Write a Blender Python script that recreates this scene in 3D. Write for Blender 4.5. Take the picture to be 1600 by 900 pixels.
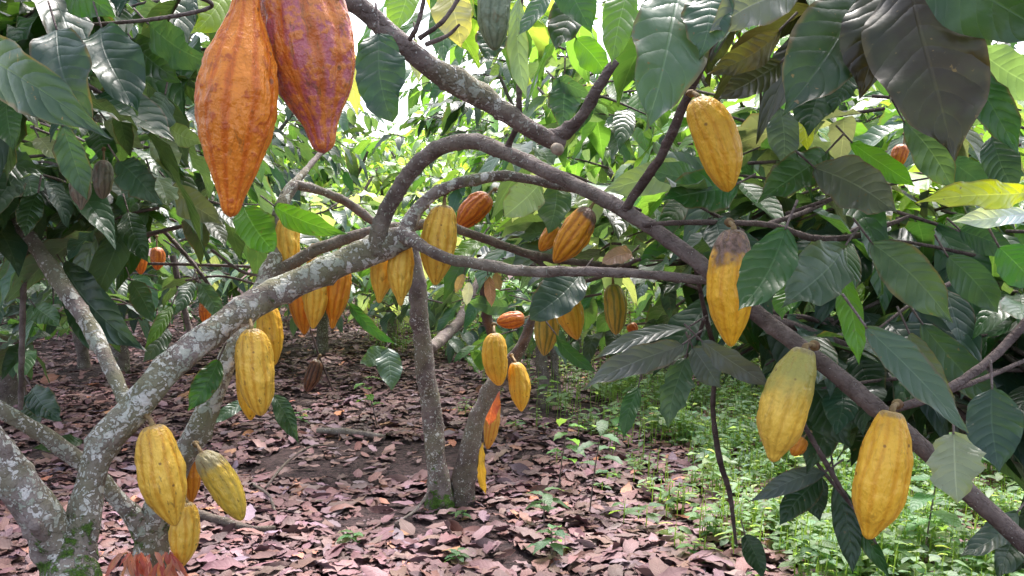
import bpy, math, random
import numpy as np
from mathutils import Vector, Matrix, noise as mnoise

for o in list(bpy.data.objects):
    bpy.data.objects.remove(o, do_unlink=True)
SC = bpy.context.scene
COL = SC.collection
R = math.radians
random.seed(7)
RNG = np.random.default_rng(11)

# ------------------------------------------------------------------ camera
F = 1500.0            # focal length in photo pixels (1600 wide)
CAMZ = 1.30
PITCH = math.atan(120 / F)
cam_d = bpy.data.cameras.new("camera")
cam = bpy.data.objects.new("camera", cam_d)
COL.objects.link(cam)
cam_d.sensor_width = 36.0
cam_d.lens = 36.0 * F / 1600.0
cam_d.clip_start = 0.02
cam_d.clip_end = 600
cam.location = (0, 0, CAMZ)
cam.rotation_euler = (R(90) - PITCH, 0, 0)
SC.camera = cam

# ------------------------------------------------------------------ sky, sun, exposure
SUN_EL, SUN_AZ = R(58), R(15)       # azimuth from +Y towards +X
world = bpy.data.worlds.new("World")
SC.world = world
world.use_nodes = True
wn = world.node_tree
wn.nodes.clear()
sky = wn.nodes.new("ShaderNodeTexSky")
sky.sky_type = 'NISHITA'
sky.sun_disc = False
sky.sun_elevation = SUN_EL
sky.sun_rotation = SUN_AZ
sky.air_density = 1.0
sky.dust_density = 4.0
hsv = wn.nodes.new("ShaderNodeHueSaturation")   # overcast: nearly colourless cloud light
hsv.inputs['Saturation'].default_value = 0.62
hsv.inputs['Value'].default_value = 1.0
bg = wn.nodes.new("ShaderNodeBackground")
bg.inputs['Strength'].default_value = 0.15
wo = wn.nodes.new("ShaderNodeOutputWorld")
wn.links.new(sky.outputs[0], hsv.inputs['Color'])
wn.links.new(hsv.outputs[0], bg.inputs['Color'])
wn.links.new(bg.outputs[0], wo.inputs['Surface'])
sun_d = bpy.data.lights.new("sun", 'SUN')
sun_d.energy = 1.5
sun_d.angle = R(14)
sun_d.color = (1.0, 0.955, 0.93)
sun = bpy.data.objects.new("sun", sun_d)
COL.objects.link(sun)
sdir = Vector((math.sin(SUN_AZ) * math.cos(SUN_EL), math.cos(SUN_AZ) * math.cos(SUN_EL), math.sin(SUN_EL)))
sun.rotation_euler = sdir.to_track_quat('Z', 'Y').to_euler()
sun.location = (0, 0, 20)
vs = SC.view_settings
vs.view_transform = 'Standard'
vs.look = 'None'
vs.exposure = 2.0
vs.gamma = 1.0
vs.use_curve_mapping = False
SC.render.engine = 'CYCLES'
SC.cycles.use_denoising = True
SC.cycles.max_bounces = 8
SC.cycles.diffuse_bounces = 4
SC.cycles.glossy_bounces = 2
SC.cycles.transmission_bounces = 4
SC.cycles.sample_clamp_indirect = 6

# ------------------------------------------------------------------ helpers
fw = Vector((0, math.cos(PITCH), -math.sin(PITCH)))
up = Vector((0, math.sin(PITCH), math.cos(PITCH)))
CAM = Vector((0, 0, CAMZ))

def P(px, py, d):
    """the point of the place seen at photo pixel (px, py), d metres ahead"""
    return CAM + Vector(((px - 800) / F * d, 0, 0)) + up * (-(py - 450) / F * d) + fw * d

def proj(v):
    r = v - CAM
    d = r.dot(fw)
    if d < 0.05:
        return None
    return (800 + r.x / d * F, 450 - r.dot(up) / d * F, d)

def ground_at(px, py):
    dirv = P(px, py, 1) - CAM
    t = -CAMZ / dirv.z
    return CAM + dirv * t

def link(name, mesh, mat=None, parent=None, label=None):
    o = bpy.data.objects.new(name, mesh)
    COL.objects.link(o)
    if mat and not mesh.materials:
        mesh.materials.append(mat)
    if parent:
        o.parent = parent
    if label:
        o['label'] = label
    return o

def thing(name, label, cat, loc=(0, 0, 0), group=None):
    o = bpy.data.objects.new(name, None)
    COL.objects.link(o)
    o.location = loc
    o.empty_display_size = 0.1
    o['label'] = label
    o['category'] = cat
    if group:
        o['group'] = group
    return o

def tag(o, label, cat, group=None, kind=None):
    o['label'] = label
    o['category'] = cat
    if group: o['group'] = group
    if kind: o['kind'] = kind

def mesh_from(name, V, Fc, attrs=None, smooth=True):
    """V (n,3) array, Fc (m,4) int array; attrs {name: (type, array)}"""
    me = bpy.data.meshes.new(name)
    V = np.asarray(V, dtype=np.float32)
    Fc = np.asarray(Fc, dtype=np.int32)
    k = Fc.shape[1]
    me.vertices.add(len(V))
    me.vertices.foreach_set("co", V.ravel())
    me.loops.add(Fc.size)
    me.loops.foreach_set("vertex_index", Fc.ravel())
    me.polygons.add(len(Fc))
    me.polygons.foreach_set("loop_start", np.arange(0, Fc.size, k, dtype=np.int32))
    me.polygons.foreach_set("loop_total", np.full(len(Fc), k, dtype=np.int32))
    me.polygons.foreach_set("use_smooth", np.full(len(Fc), smooth, dtype=bool))
    for an, (ty, arr) in (attrs or {}).items():
        a = me.attributes.new(an, ty, 'POINT')
        arr = np.asarray(arr, dtype=np.float32)
        if ty == 'FLOAT': a.data.foreach_set("value", arr.ravel())
        elif ty == 'FLOAT_VECTOR': a.data.foreach_set("vector", arr.ravel())
        else: a.data.foreach_set("color", arr.ravel())
    me.update(calc_edges=True)
    me.validate()
    return me

# ------------------------------------------------------------------ node helpers
class NT:
    def __init__(s, name):
        s.m = bpy.data.materials.new(name)
        s.m.use_nodes = True
        s.t = s.m.node_tree
        s.t.nodes.clear()
        s.out = s.t.nodes.new("ShaderNodeOutputMaterial")
    def n(s, typ, **kw):
        nd = s.t.nodes.new(typ)
        for k, v in kw.items():
            setattr(nd, k, v)
        return nd
    def l(s, a, b): s.t.links.new(a, b)
    def math(s, op, a, b=None, c=None, clamp=False):
        nd = s.n("ShaderNodeMath", operation=op, use_clamp=clamp)
        for i, x in enumerate((a, b, c)):
            if x is None: continue
            if isinstance(x, (int, float)): nd.inputs[i].default_value = x
            else: s.l(x, nd.inputs[i])
        return nd.outputs[0]
    def mix(s, fac, a, b, blend='MIX'):
        nd = s.n("ShaderNodeMix", data_type='RGBA', blend_type=blend)
        for i, x in ((0, fac), (6, a), (7, b)):
            if isinstance(x, (int, float)): nd.inputs[i].default_value = x
            elif isinstance(x, tuple): nd.inputs[i].default_value = (*x, 1) if len(x) == 3 else x
            else: s.l(x, nd.inputs[i])
        return nd.outputs[2]
    def attr(s, name): return s.n("ShaderNodeAttribute", attribute_name=name)
    def ss(s, x, a, b):
        nd = s.n("ShaderNodeMapRange", interpolation_type='SMOOTHSTEP')
        s.l(x, nd.inputs[0]); nd.inputs[1].default_value = a; nd.inputs[2].default_value = b
        return nd.outputs[0]
    def noise(s, scale, detail=4, rough=0.55, vec=None, dist=0.0):
        nd = s.n("ShaderNodeTexNoise")
        nd.inputs['Scale'].default_value = scale; nd.inputs['Detail'].default_value = detail
        nd.inputs['Roughness'].default_value = rough; nd.inputs['Distortion'].default_value = dist
        if vec is not None: s.l(vec, nd.inputs['Vector'])
        return nd.outputs[0]
    def voro(s, scale, vec=None, feature='F1', rnd=1.0):
        nd = s.n("ShaderNodeTexVoronoi", feature=feature)
        nd.inputs['Scale'].default_value = scale; nd.inputs['Randomness'].default_value = rnd
        if vec is not None: s.l(vec, nd.inputs['Vector'])
        return nd
    def bump(s, h, strength=0.5, dist=0.01):
        nd = s.n("ShaderNodeBump")
        nd.inputs['Strength'].default_value = strength; nd.inputs['Distance'].default_value = dist
        s.l(h, nd.inputs['Height'])
        return nd.outputs[0]
    def pbr(s, col, rough=0.6, normal=None, spec=0.5):
        nd = s.n("ShaderNodeBsdfPrincipled")
        if isinstance(col, tuple): nd.inputs['Base Color'].default_value = (*col, 1)
        else: s.l(col, nd.inputs['Base Color'])
        if isinstance(rough, (int, float)): nd.inputs['Roughness'].default_value = rough
        else: s.l(rough, nd.inputs['Roughness'])
        nd.inputs['Specular IOR Level'].default_value = spec
        if normal is not None: s.l(normal, nd.inputs['Normal'])
        return nd

def leaf_material(name, trans=0.35, rough=0.42, spec=0.5, litter=False):
    m = NT(name)
    luv = m.attr("luv"); tint = m.attr("tint")
    sp = m.n("ShaderNodeSeparateXYZ"); m.l(luv.outputs['Vector'], sp.inputs[0])
    u, v, r = sp.outputs
    au = m.math('ABSOLUTE', u)
    nv_ = m.noise(9, 1, 0.5, luv.outputs['Vector'])
    w = m.math('SUBTRACT', m.math('MULTIPLY', v, 9.0), m.math('MULTIPLY', m.math('POWER', au, 1.3), 1.7))
    w = m.math('ADD', w, m.math('MULTIPLY', nv_, 0.15))
    fr = m.math('FRACT', w)
    d = m.math('ABSOLUTE', m.math('SUBTRACT', fr, 0.5))          # 0.5 at the vein
    vein = m.ss(d, 0.45, 0.5)
    mid = m.math('SUBTRACT', 1.0, m.ss(au, 0.015, 0.05))
    vm = m.math('MAXIMUM', m.math('MULTIPLY', vein, 0.35 if not litter else 0.1), mid)
    geo = m.n("ShaderNodeNewGeometry")
    tc = m.n("ShaderNodeTexCoord")
    nz = m.noise(14, 3, 0.6, tc.outputs['Object'])
    nf = m.noise(90, 2, 0.6, tc.outputs['Object'])
    c = tint.outputs['Color']
    c = m.mix(m.math('MULTIPLY', m.ss(nz, 0.35, 0.7), 0.45), c, m.mix(0.5, c, (0.08, 0.13, 0.04) if not litter else (0.10, 0.05, 0.045)))
    hs = m.n("ShaderNodeHueSaturation"); hs.inputs['Saturation'].default_value = 0.85; hs.inputs['Value'].default_value = 1.7
    m.l(c, hs.inputs['Color'])
    c = m.mix(m.math('MULTIPLY', vm, 0.55), c, hs.outputs[0])
    if not litter:
        # pale underside
        hu = m.n("ShaderNodeHueSaturation"); hu.inputs['Saturation'].default_value = 0.8; hu.inputs['Value'].default_value = 1.35
        m.l(c, hu.inputs['Color'])
        c = m.mix(m.math('MULTIPLY', geo.outputs['Backfacing'], 0.8), c, hu.outputs[0])
        spot = m.math('MULTIPLY', m.ss(nf, 0.68, 0.74), m.ss(r, 0.35, 0.9))
        c = m.mix(m.math('MULTIPLY', spot, 0.8), c, (0.16, 0.11, 0.05))
        # browned edges on some leaves
        eb = m.math('MULTIPLY', m.ss(m.math('ADD', au, m.math('MULTIPLY', nz, 0.5)), 1.12, 1.25), m.ss(r, 0.6, 0.8))
        c = m.mix(m.math('MULTIPLY', eb, 0.6), c, (0.13, 0.085, 0.045))
        nb = m.noise(32, 4, .7, tc.outputs['Object'])
        blot = m.math('MULTIPLY', m.ss(nb, .66, .72), m.ss(r, .45, .9))
        c = m.mix(m.math('MULTIPLY', blot, .7), c, (0.14, 0.11, 0.05))
    h = m.math('ADD', m.math('MULTIPLY', m.math('SUBTRACT', 1.0, m.math('POWER', m.math('MULTIPLY', d, 2.0), 3.0)), 0.8 if not litter else 0.2), m.math('MULTIPLY', mid, -0.5))
    h = m.math('ADD', h, m.math('MULTIPLY', nz, 2.0))
    h = m.math('ADD', h, m.math('MULTIPLY', nf, 0.25))
    bn = m.bump(h, 0.32 if not litter else 0.5, 0.0045)
    rg = m.math('ADD', rough, m.math('MULTIPLY', m.math('SUBTRACT', nz, 0.5), 0.25))
    p = m.pbr(c, rg, bn, spec)
    if trans > 0:
        t = m.n("ShaderNodeBsdfTranslucent")
        ht = m.n("ShaderNodeMix", data_type='RGBA', blend_type='MULTIPLY')
        ht.inputs[0].default_value = 1.0
        m.l(c, ht.inputs[6]); ht.inputs[7].default_value = (2.3, 2.2, 0.7, 1)
        m.l(ht.outputs[2], t.inputs['Color'])
        m.l(bn, t.inputs['Normal'])
        ms = m.n("ShaderNodeMixShader"); ms.inputs[0].default_value = trans
        m.l(p.outputs[0], ms.inputs[1]); m.l(t.outputs[0], ms.inputs[2])
        m.l(ms.outputs[0], m.out.inputs[0])
    else:
        m.l(p.outputs[0], m.out.inputs[0])
    return m.m

def bark_material():
    m = NT("bark")
    tc = m.n("ShaderNodeTexCoord")
    oc = tc.outputs['Object']
    li = m.attr("lichen").outputs['Fac']; mo = m.attr("moss").outputs['Fac']; dk = m.attr("dark").outputs['Fac']
    n1 = m.noise(22, 5, 0.6, oc); n2 = m.noise(7, 3, 0.5, oc); n3 = m.noise(120, 3, 0.6, oc)
    base = m.mix(m.ss(n1, 0.3, 0.7), (0.145, 0.110, 0.100), (0.31, 0.255, 0.240))
    base = m.mix(m.math('MULTIPLY', m.ss(n3, 0.55, 0.75), 0.4), base, (0.07, 0.045, 0.04))
    base = m.mix(m.math('MULTIPLY', dk, 0.8), base, m.mix(m.ss(n1, 0.3, 0.7), (0.035, 0.02, 0.02), (0.085, 0.05, 0.045)))
    # greenish algae film
    base = m.mix(m.math('MULTIPLY', m.math('MULTIPLY', m.ss(n2, 0.38, 0.62), li), 0.75), base, (0.22, 0.22, 0.12))
    # crustose lichen spots: rounded pale patches
    vv = m.n("ShaderNodeVectorMath", operation='ADD')
    nd = m.n("ShaderNodeTexNoise"); nd.inputs['Scale'].default_value = 60; m.l(oc, nd.inputs['Vector'])
    sc = m.n("ShaderNodeVectorMath", operation='SCALE'); m.l(nd.outputs[1], sc.inputs[0]); sc.inputs['Scale'].default_value = 0.035
    m.l(oc, vv.inputs[0]); m.l(sc.outputs[0], vv.inputs[1])
    va = m.voro(42, vv.outputs[0]); vb = m.voro(110, vv.outputs[0])
    ra = m.n("ShaderNodeSeparateColor"); m.l(va.outputs['Color'], ra.inputs[0])
    rb = m.n("ShaderNodeSeparateColor"); m.l(vb.outputs['Color'], rb.inputs[0])
    thr_a = m.math('MULTIPLY', m.math('MULTIPLY', ra.outputs[0], m.math('MULTIPLY', li, m.ss(m.noise(6, 2, .5, oc), .22, .5))), 0.88)
    thr_b = m.math('MULTIPLY', m.math('MULTIPLY', rb.outputs[0], m.math('ADD', m.math('MULTIPLY', li, m.ss(m.noise(9, 2, .5, oc), .25, .55)), 0.22)), 0.80)
    ma = m.ss(m.math('ADD', m.math('SUBTRACT', thr_a, va.outputs['Distance']), m.math('MULTIPLY', m.math('SUBTRACT', n3, .5), .5)), 0.0, 0.14)
    mb = m.ss(m.math('SUBTRACT', thr_b, vb.outputs['Distance']), 0.0, 0.08)
    lm = m.math('MAXIMUM', ma, mb)
    lc = m.mix(ra.outputs[1], (0.36, 0.39, 0.32), (0.74, 0.70, 0.68))
    lc = m.mix(m.math('MULTIPLY', m.ss(n3, 0.5, 0.7), 0.5), lc, (0.30, 0.30, 0.26))
    c = m.mix(m.math('MULTIPLY', lm, 0.85), base, lc)
    # moss
    n5 = m.noise(30, 4, 0.6, oc)
    mm = m.ss(m.math('ADD', mo, m.math('MULTIPLY', m.math('SUBTRACT', n5, 0.5), 1.6)), 0.45, 0.65)
    c = m.mix(mm, c, m.mix(m.ss(n3, 0.3, 0.7), (0.05, 0.11, 0.015), (0.14, 0.26, 0.04)))
    h = m.math('ADD', m.math('MULTIPLY', n1, 0.7), m.math('MULTIPLY', n3, 0.35))
    h = m.math('ADD', h, m.math('MULTIPLY', lm, 0.2))
    mc = m.n('ShaderNodeMapping'); m.l(oc, mc.inputs[0])
    vc = m.voro(28, vv.outputs[0], 'DISTANCE_TO_EDGE')
    h = m.math('ADD', h, m.math('MULTIPLY', m.ss(vc.outputs['Distance'], 0.0, .12), .12))
    h = m.math('ADD', h, m.math('MULTIPLY', m.math('MULTIPLY', mm, m.noise(400, 2, 0.5, oc)), 1.5))
    bn = m.bump(h, 1.0, 0.010)
    p = m.pbr(c, 0.8, bn, 0.25)
    m.l(p.outputs[0], m.out.inputs[0])
    return m.m

def plain(name, col, col2=None, rough=0.7, scale=30, spec=0.3, bump=0.4):
    m = NT(name)
    tc = m.n("ShaderNodeTexCoord")
    n1 = m.noise(scale, 4, 0.6, tc.outputs['Object'])
    c = m.mix(m.ss(n1, 0.3, 0.7), col, col2 or tuple(x * 0.6 for x in col))
    p = m.pbr(c, rough, m.bump(n1, bump, 0.004), spec)
    m.l(p.outputs[0], m.out.inputs[0])
    return m.m

M_LEAF = leaf_material("leaf_green", 0.36, 0.33, 0.6)
M_WEED = leaf_material("weed_green", 0.45, 0.5)
M_LITTER = leaf_material("dry_leaf", 0.0, 0.62, 0.35, litter=True)
M_BARK = bark_material()
M_STALK = plain("stalk_brown", (0.16, 0.09, 0.05), (0.28, 0.2, 0.09), 0.7, 60)
M_CUT = plain("cut_wood", (0.5, 0.42, 0.33), (0.28, 0.22, 0.17), 0.8, 50)

# ------------------------------------------------------------------ leaves
COLS = dict(
    dk=(0.016, 0.048, 0.020), db=(0.022, 0.058, 0.044), gg=(0.055, 0.115, 0.075), md=(0.026, 0.095, 0.022),
    br=(0.080, 0.22, 0.025), yg=(0.22, 0.36, 0.05), ye=(0.55, 0.56, 0.03), pl=(0.24, 0.34, 0.22),
    ol=(0.024, 0.021, 0.011), wh=(0.72, 0.76, 0.74), pk=(0.42, 0.26, 0.22), bn=(0.06, 0.045, 0.028),  # ol: backlit shade put into the tint; wh: glossy white sheen put in
    gy=(0.10, 0.13, 0.12), rd=(0.40, 0.10, 0.08), py=(0.42, 0.46, 0.20), oy=(0.40, 0.24, 0.05))

class Leaves:
    """collects leaves; build() makes one mesh of them"""
    def __init__(s): s.rows = []
    def add(s, base, dirv, nrm, L, W, col, droop=0.15, bow=0.0, fold=0.25, wave=0.06, twist=0.0, rag=0.0, prof=0):
        s.rows.append((*base, *dirv, *nrm, L, W, *col, droop, bow, fold, wave, twist, random.random(), rag, prof))
    def build(s, name, nu=8, nv=4, raw=False):
        A = np.array(s.rows, dtype=np.float64)
        n = len(A)
        base, d, nr = A[:, 0:3], A[:, 3:6], A[:, 6:9]
        L, W = A[:, 9], A[:, 10]
        col = A[:, 11:14]
        droop, bow, fold, wave, tw, rnd, rag, pf = A[:, 14:22].T
        d = d / np.linalg.norm(d, axis=1, keepdims=True)
        b = np.cross(nr, d); b /= np.maximum(np.linalg.norm(b, axis=1, keepdims=True), 1e-6)
        nn = np.cross(d, b)
        t = np.linspace(0, 1, nu + 1); q = np.linspace(-1, 1, nv + 1)
        T, Q = np.meshgrid(t, q, indexing='ij')
        T = T.ravel()[None, :]; Q = Q.ravel()[None, :]
        p0 = np.clip(np.sin(np.pi * np.clip(T, 0, 1) ** 0.85), 0, 1) ** 0.72
        p0 = p0 * (1 - 0.75 * np.clip((T - 0.80) / 0.20, 0, 1) ** 1.1) 
        p1 = np.clip(np.sin(np.pi * T ** 1.0), 0, 1) ** 0.55
        p0 = np.where(pf[:, None] > 0.5, p1, p0)
        ph = rnd[:, None] * 50
        pr = p0 * (1 + rag[:, None] * (0.55 * np.sin(T * 23 + ph * 3 + Q * 2) + 0.45 * np.sin(T * 41 + ph)) * np.abs(Q))
        pr = pr * (1 + 0.10 * np.sin(T * 6 + ph) * Q)
        hw = (W[:, None] / 2) * pr
        ang = tw[:, None] * (T - 0.5)
        side = hw * Q
        lift = hw * np.abs(Q) * fold[:, None] + wave[:, None] * W[:, None] * np.sin(T * (14 + 8 * rnd[:, None]) + ph + np.sign(Q)) * Q * Q
        lift += bow[:, None] * L[:, None] * 4 * T * (1 - T)
        cb = np.cos(ang); sb = np.sin(ang)
        s2 = side * cb - lift * sb; l2 = side * sb + lift * cb
        sway = 0.05 * L[:, None] * np.sin(T * 3.1) * np.sin(ph)
        al = L[:, None] * (T - 0.25 * np.abs(droop)[:, None] * T * T)
        V = base[:, None, :] + d[:, None, :] * al[..., None] + b[:, None, :] * (s2 + sway)[..., None] + nn[:, None, :] * l2[..., None]
        V[..., 2] -= (droop * L)[:, None] * T * T
        k = (nu + 1) * (nv + 1)
        i = np.arange(nu)[:, None]; j = np.arange(nv)[None, :]
        f = np.stack([i * (nv + 1) + j, (i + 1) * (nv + 1) + j, (i + 1) * (nv + 1) + j + 1, i * (nv + 1) + j + 1], -1).reshape(-1, 4)
        Fc = (f[None] + (np.arange(n) * k)[:, None, None]).reshape(-1, 4)
        luv = np.zeros((n, k, 3)); luv[..., 0] = Q; luv[..., 1] = T; luv[..., 2] = rnd[:, None]
        tint = np.ones((n, k, 4)); tint[..., :3] = col[:, None, :]
        if raw: return V.reshape(-1, 3), Fc, luv.reshape(-1, 3), tint.reshape(-1, 4)
        return mesh_from(name, V.reshape(-1, 3), Fc, {"luv": ('FLOAT_VECTOR', luv.reshape(-1, 3)), "tint": ('FLOAT_COLOR', tint.reshape(-1, 4))})

def vary(c, amt=0.3):
    v = random.uniform(1 - amt, 1 + amt)
    return (c[0] * v * random.uniform(.85, 1.2), c[1] * v, c[2] * v * random.uniform(.8, 1.25))

# ------------------------------------------------------------------ tubes
def catmull(P0, n):
    P0 = np.asarray(P0, float)
    Pp = np.vstack([2 * P0[0] - P0[1], P0, 2 * P0[-1] - P0[-2]])
    out = []
    for i in range(1, len(Pp) - 2):
        for t in np.linspace(0, 1, n, endpoint=False):
            a, b, c, d = Pp[i - 1], Pp[i], Pp[i + 1], Pp[i + 2]
            out.append(0.5 * ((2 * b) + (-a + c) * t + (2 * a - 5 * b + 4 * c - d) * t * t + (-a + 3 * b - 3 * c + d) * t ** 3))
    out.append(P0[-1])
    return np.array(out)

class Tubes:
    def __init__(s): s.V = []; s.Fc = []; s.at = []; s.n = 0
    def add(s, pts, seg=None, ring=16, lumps=0.06, knots=0, knot_amp=0.25, lichen=0.0, moss=0.0, dark=0.0, cap=True):
        """pts: rows of x y z r [lichen moss dark]"""
        rows = []
        for p in pts:
            p = list(p)
            if len(p) == 4: p += [lichen, moss, dark]
            rows.append(p)
        length = sum((Vector(rows[i][:3]) - Vector(rows[i + 1][:3])).length for i in range(len(rows) - 1))
        rm = max(1e-4, np.mean([r[3] for r in rows]))
        if seg is None:
            seg = int(max(2, min(40, length / max(rm * (0.35 if knots else 0.7), 0.003) / max(1, len(rows) - 1))))
        C = catmull(rows, seg)
        C[:, 3] = np.maximum(C[:, 3], 1e-4); C[:, 4:] = np.clip(C[:, 4:], 0, 1)
        pos = C[:, :3]; m = len(pos)
        tan = np.gradient(pos, axis=0); tan /= np.maximum(np.linalg.norm(tan, axis=1, keepdims=True), 1e-9)
        ref = np.array([0, 0, 1.0]) if abs(tan[0][2]) < 0.9 else np.array([1.0, 0, 0])
        nrm = np.zeros_like(pos); v = np.cross(tan[0], ref); v /= np.linalg.norm(v)
        for i in range(m):
            v = v - tan[i] * v.dot(tan[i]); v /= np.linalg.norm(v); nrm[i] = v
        bi = np.cross(tan, nrm)
        th = np.linspace(0, 2 * np.pi, ring, endpoint=False)
        sl = np.concatenate([[0], np.cumsum(np.linalg.norm(np.diff(pos, axis=0), axis=1))])
        S = sl[:, None]; TH = th[None, :]
        a = random.random() * 10
        f = 1 + lumps * (np.sin(S / rm * 0.9 + a + 1.3 * np.sin(TH + a)) + 0.7 * np.sin(2 * TH + S / rm * 0.5 + a * 2) + 0.5 * np.sin(3 * TH - S / rm * 1.4 + a))
        for _ in range(knots):
            ks = random.uniform(0, sl[-1]); kt = random.uniform(0, 2 * np.pi); kr = rm * random.uniform(0.3, 0.8)
            dth = (TH - kt + np.pi) % (2 * np.pi) - np.pi
            f += knot_amp * random.uniform(0.4, 1.2) * np.exp(-(((S - ks) / kr) ** 2 + (dth * rm / kr) ** 2))
        for _ in range(int(knots * 2.2)):
            ks = random.uniform(0, sl[-1]); kt = random.uniform(0, 2 * np.pi); kr = rm * random.uniform(0.14, 0.26)
            dth = (TH - kt + np.pi) % (2 * np.pi) - np.pi
            f += random.uniform(0.08, 0.22) * np.exp(-(((S - ks) / kr) ** 2 + (dth * rm / (kr * 1.6)) ** 2))
        rr = C[:, 3][:, None] * f
        V = pos[:, None, :] + rr[..., None] * (np.cos(TH)[..., None] * nrm[:, None, :] + np.sin(TH)[..., None] * bi[:, None, :])
        A = np.repeat(C[:, None, 4:7], ring, 1)
        V = V.reshape(-1, 3); A = A.reshape(-1, 3)
        i = np.arange(m - 1)[:, None]; j = np.arange(ring)[None, :]; j2 = (j + 1) % ring
        Fq = np.stack([i * ring + j, i * ring + j2, (i + 1) * ring + j2, (i + 1) * ring + j], -1).reshape(-1, 4) 
        if cap:
            c0, c1 = len(V), len(V) + 1
            V = np.vstack([V, pos[0] - tan[0] * C[0, 3] * 0.35, pos[-1] + tan[-1] * C[-1, 3] * 0.35])
            A = np.vstack([A, C[0, 4:7], C[-1, 4:7]])
            ev = np.arange(0, ring, 2)
            b0 = (m - 1) * ring
            F0 = np.stack([np.full_like(ev, c0), (ev + 2) % ring, (ev + 1) % ring, ev], -1)
            F1 = np.stack([np.full_like(ev, c1), b0 + ev, b0 + (ev + 1) % ring, b0 + (ev + 2) % ring], -1)
            Fq = np.vstack([Fq, F0, F1])
        s.V.append(V); s.at.append(A); s.Fc.append(Fq + s.n); s.n += len(V)
        return pos
    def build(s, name, local=None):
        V = np.vstack(s.V); A = np.vstack(s.at)
        if local is not None: V = V - np.array(local)
        return mesh_from(name, V, np.vstack(s.Fc), {"lichen": ('FLOAT', A[:, 0]), "moss": ('FLOAT', A[:, 1]), "dark": ('FLOAT', A[:, 2])})

def merged(name, lv, tw, nu=8, nv=4):
    """leaves and the short twigs that carry them, one crown mesh"""
    V, Fc, luv, tint = lv.build(name, nu, nv, raw=True)
    TV = np.vstack(tw.V); TA = np.vstack(tw.at); TF = np.vstack(tw.Fc)
    n, k = len(V), len(TV)
    z = lambda a, c, first: np.concatenate([a, np.zeros((c, *a.shape[1:]))]) if first else np.concatenate([np.zeros((c, *a.shape[1:])), a])
    me = mesh_from(name, np.vstack([V, TV]), np.vstack([Fc, TF + n]), {
        "luv": ('FLOAT_VECTOR', z(luv, k, True)), "tint": ('FLOAT_COLOR', z(tint, k, True)),
        "lichen": ('FLOAT', z(TA[:, 0], n, False)), "moss": ('FLOAT', z(TA[:, 1], n, False)), "dark": ('FLOAT', z(TA[:, 2], n, False))})
    me.materials.append(M_LEAF); me.materials.append(M_BARK)
    mi = np.zeros(len(me.polygons), dtype=np.int32); mi[len(Fc):] = 1
    me.polygons.foreach_set("material_index", mi)
    return me

def pp(rows):
    """rows px,py,r_px,depth [,lichen,moss,dark] -> world rows"""
    out = []
    for r in rows:
        v = P(r[0], r[1], r[3])
        out.append((*v, r[2] * r[3] / F, *r[4:]))
    return out

PROTECT = []   # (px0,py0,px1,py1,rad,depth): pods and limbs that the photograph shows uncovered
def protect(x0, y0, x1, y1, rad, d): PROTECT.append((x0, y0, x1, y1, rad, d))
def blocked(pts):
    for v in pts:
        q = proj(v)
        if q is None: return True
        x, y, d = q
        if d < 0.9 and -100 < x < 1700 and -100 < y < 1000: return True
        for (x0, y0, x1, y1, rad, dd) in PROTECT:
            if d > dd + 0.02: continue
            ex, ey = x1 - x0, y1 - y0
            t = max(0, min(1, ((x - x0) * ex + (y - y0) * ey) / (ex * ex + ey * ey + 1e-6)))
            if math.hypot(x - x0 - ex * t, y - y0 - ey * t) < rad + 6 + 22 / d: return True
    return False

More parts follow.
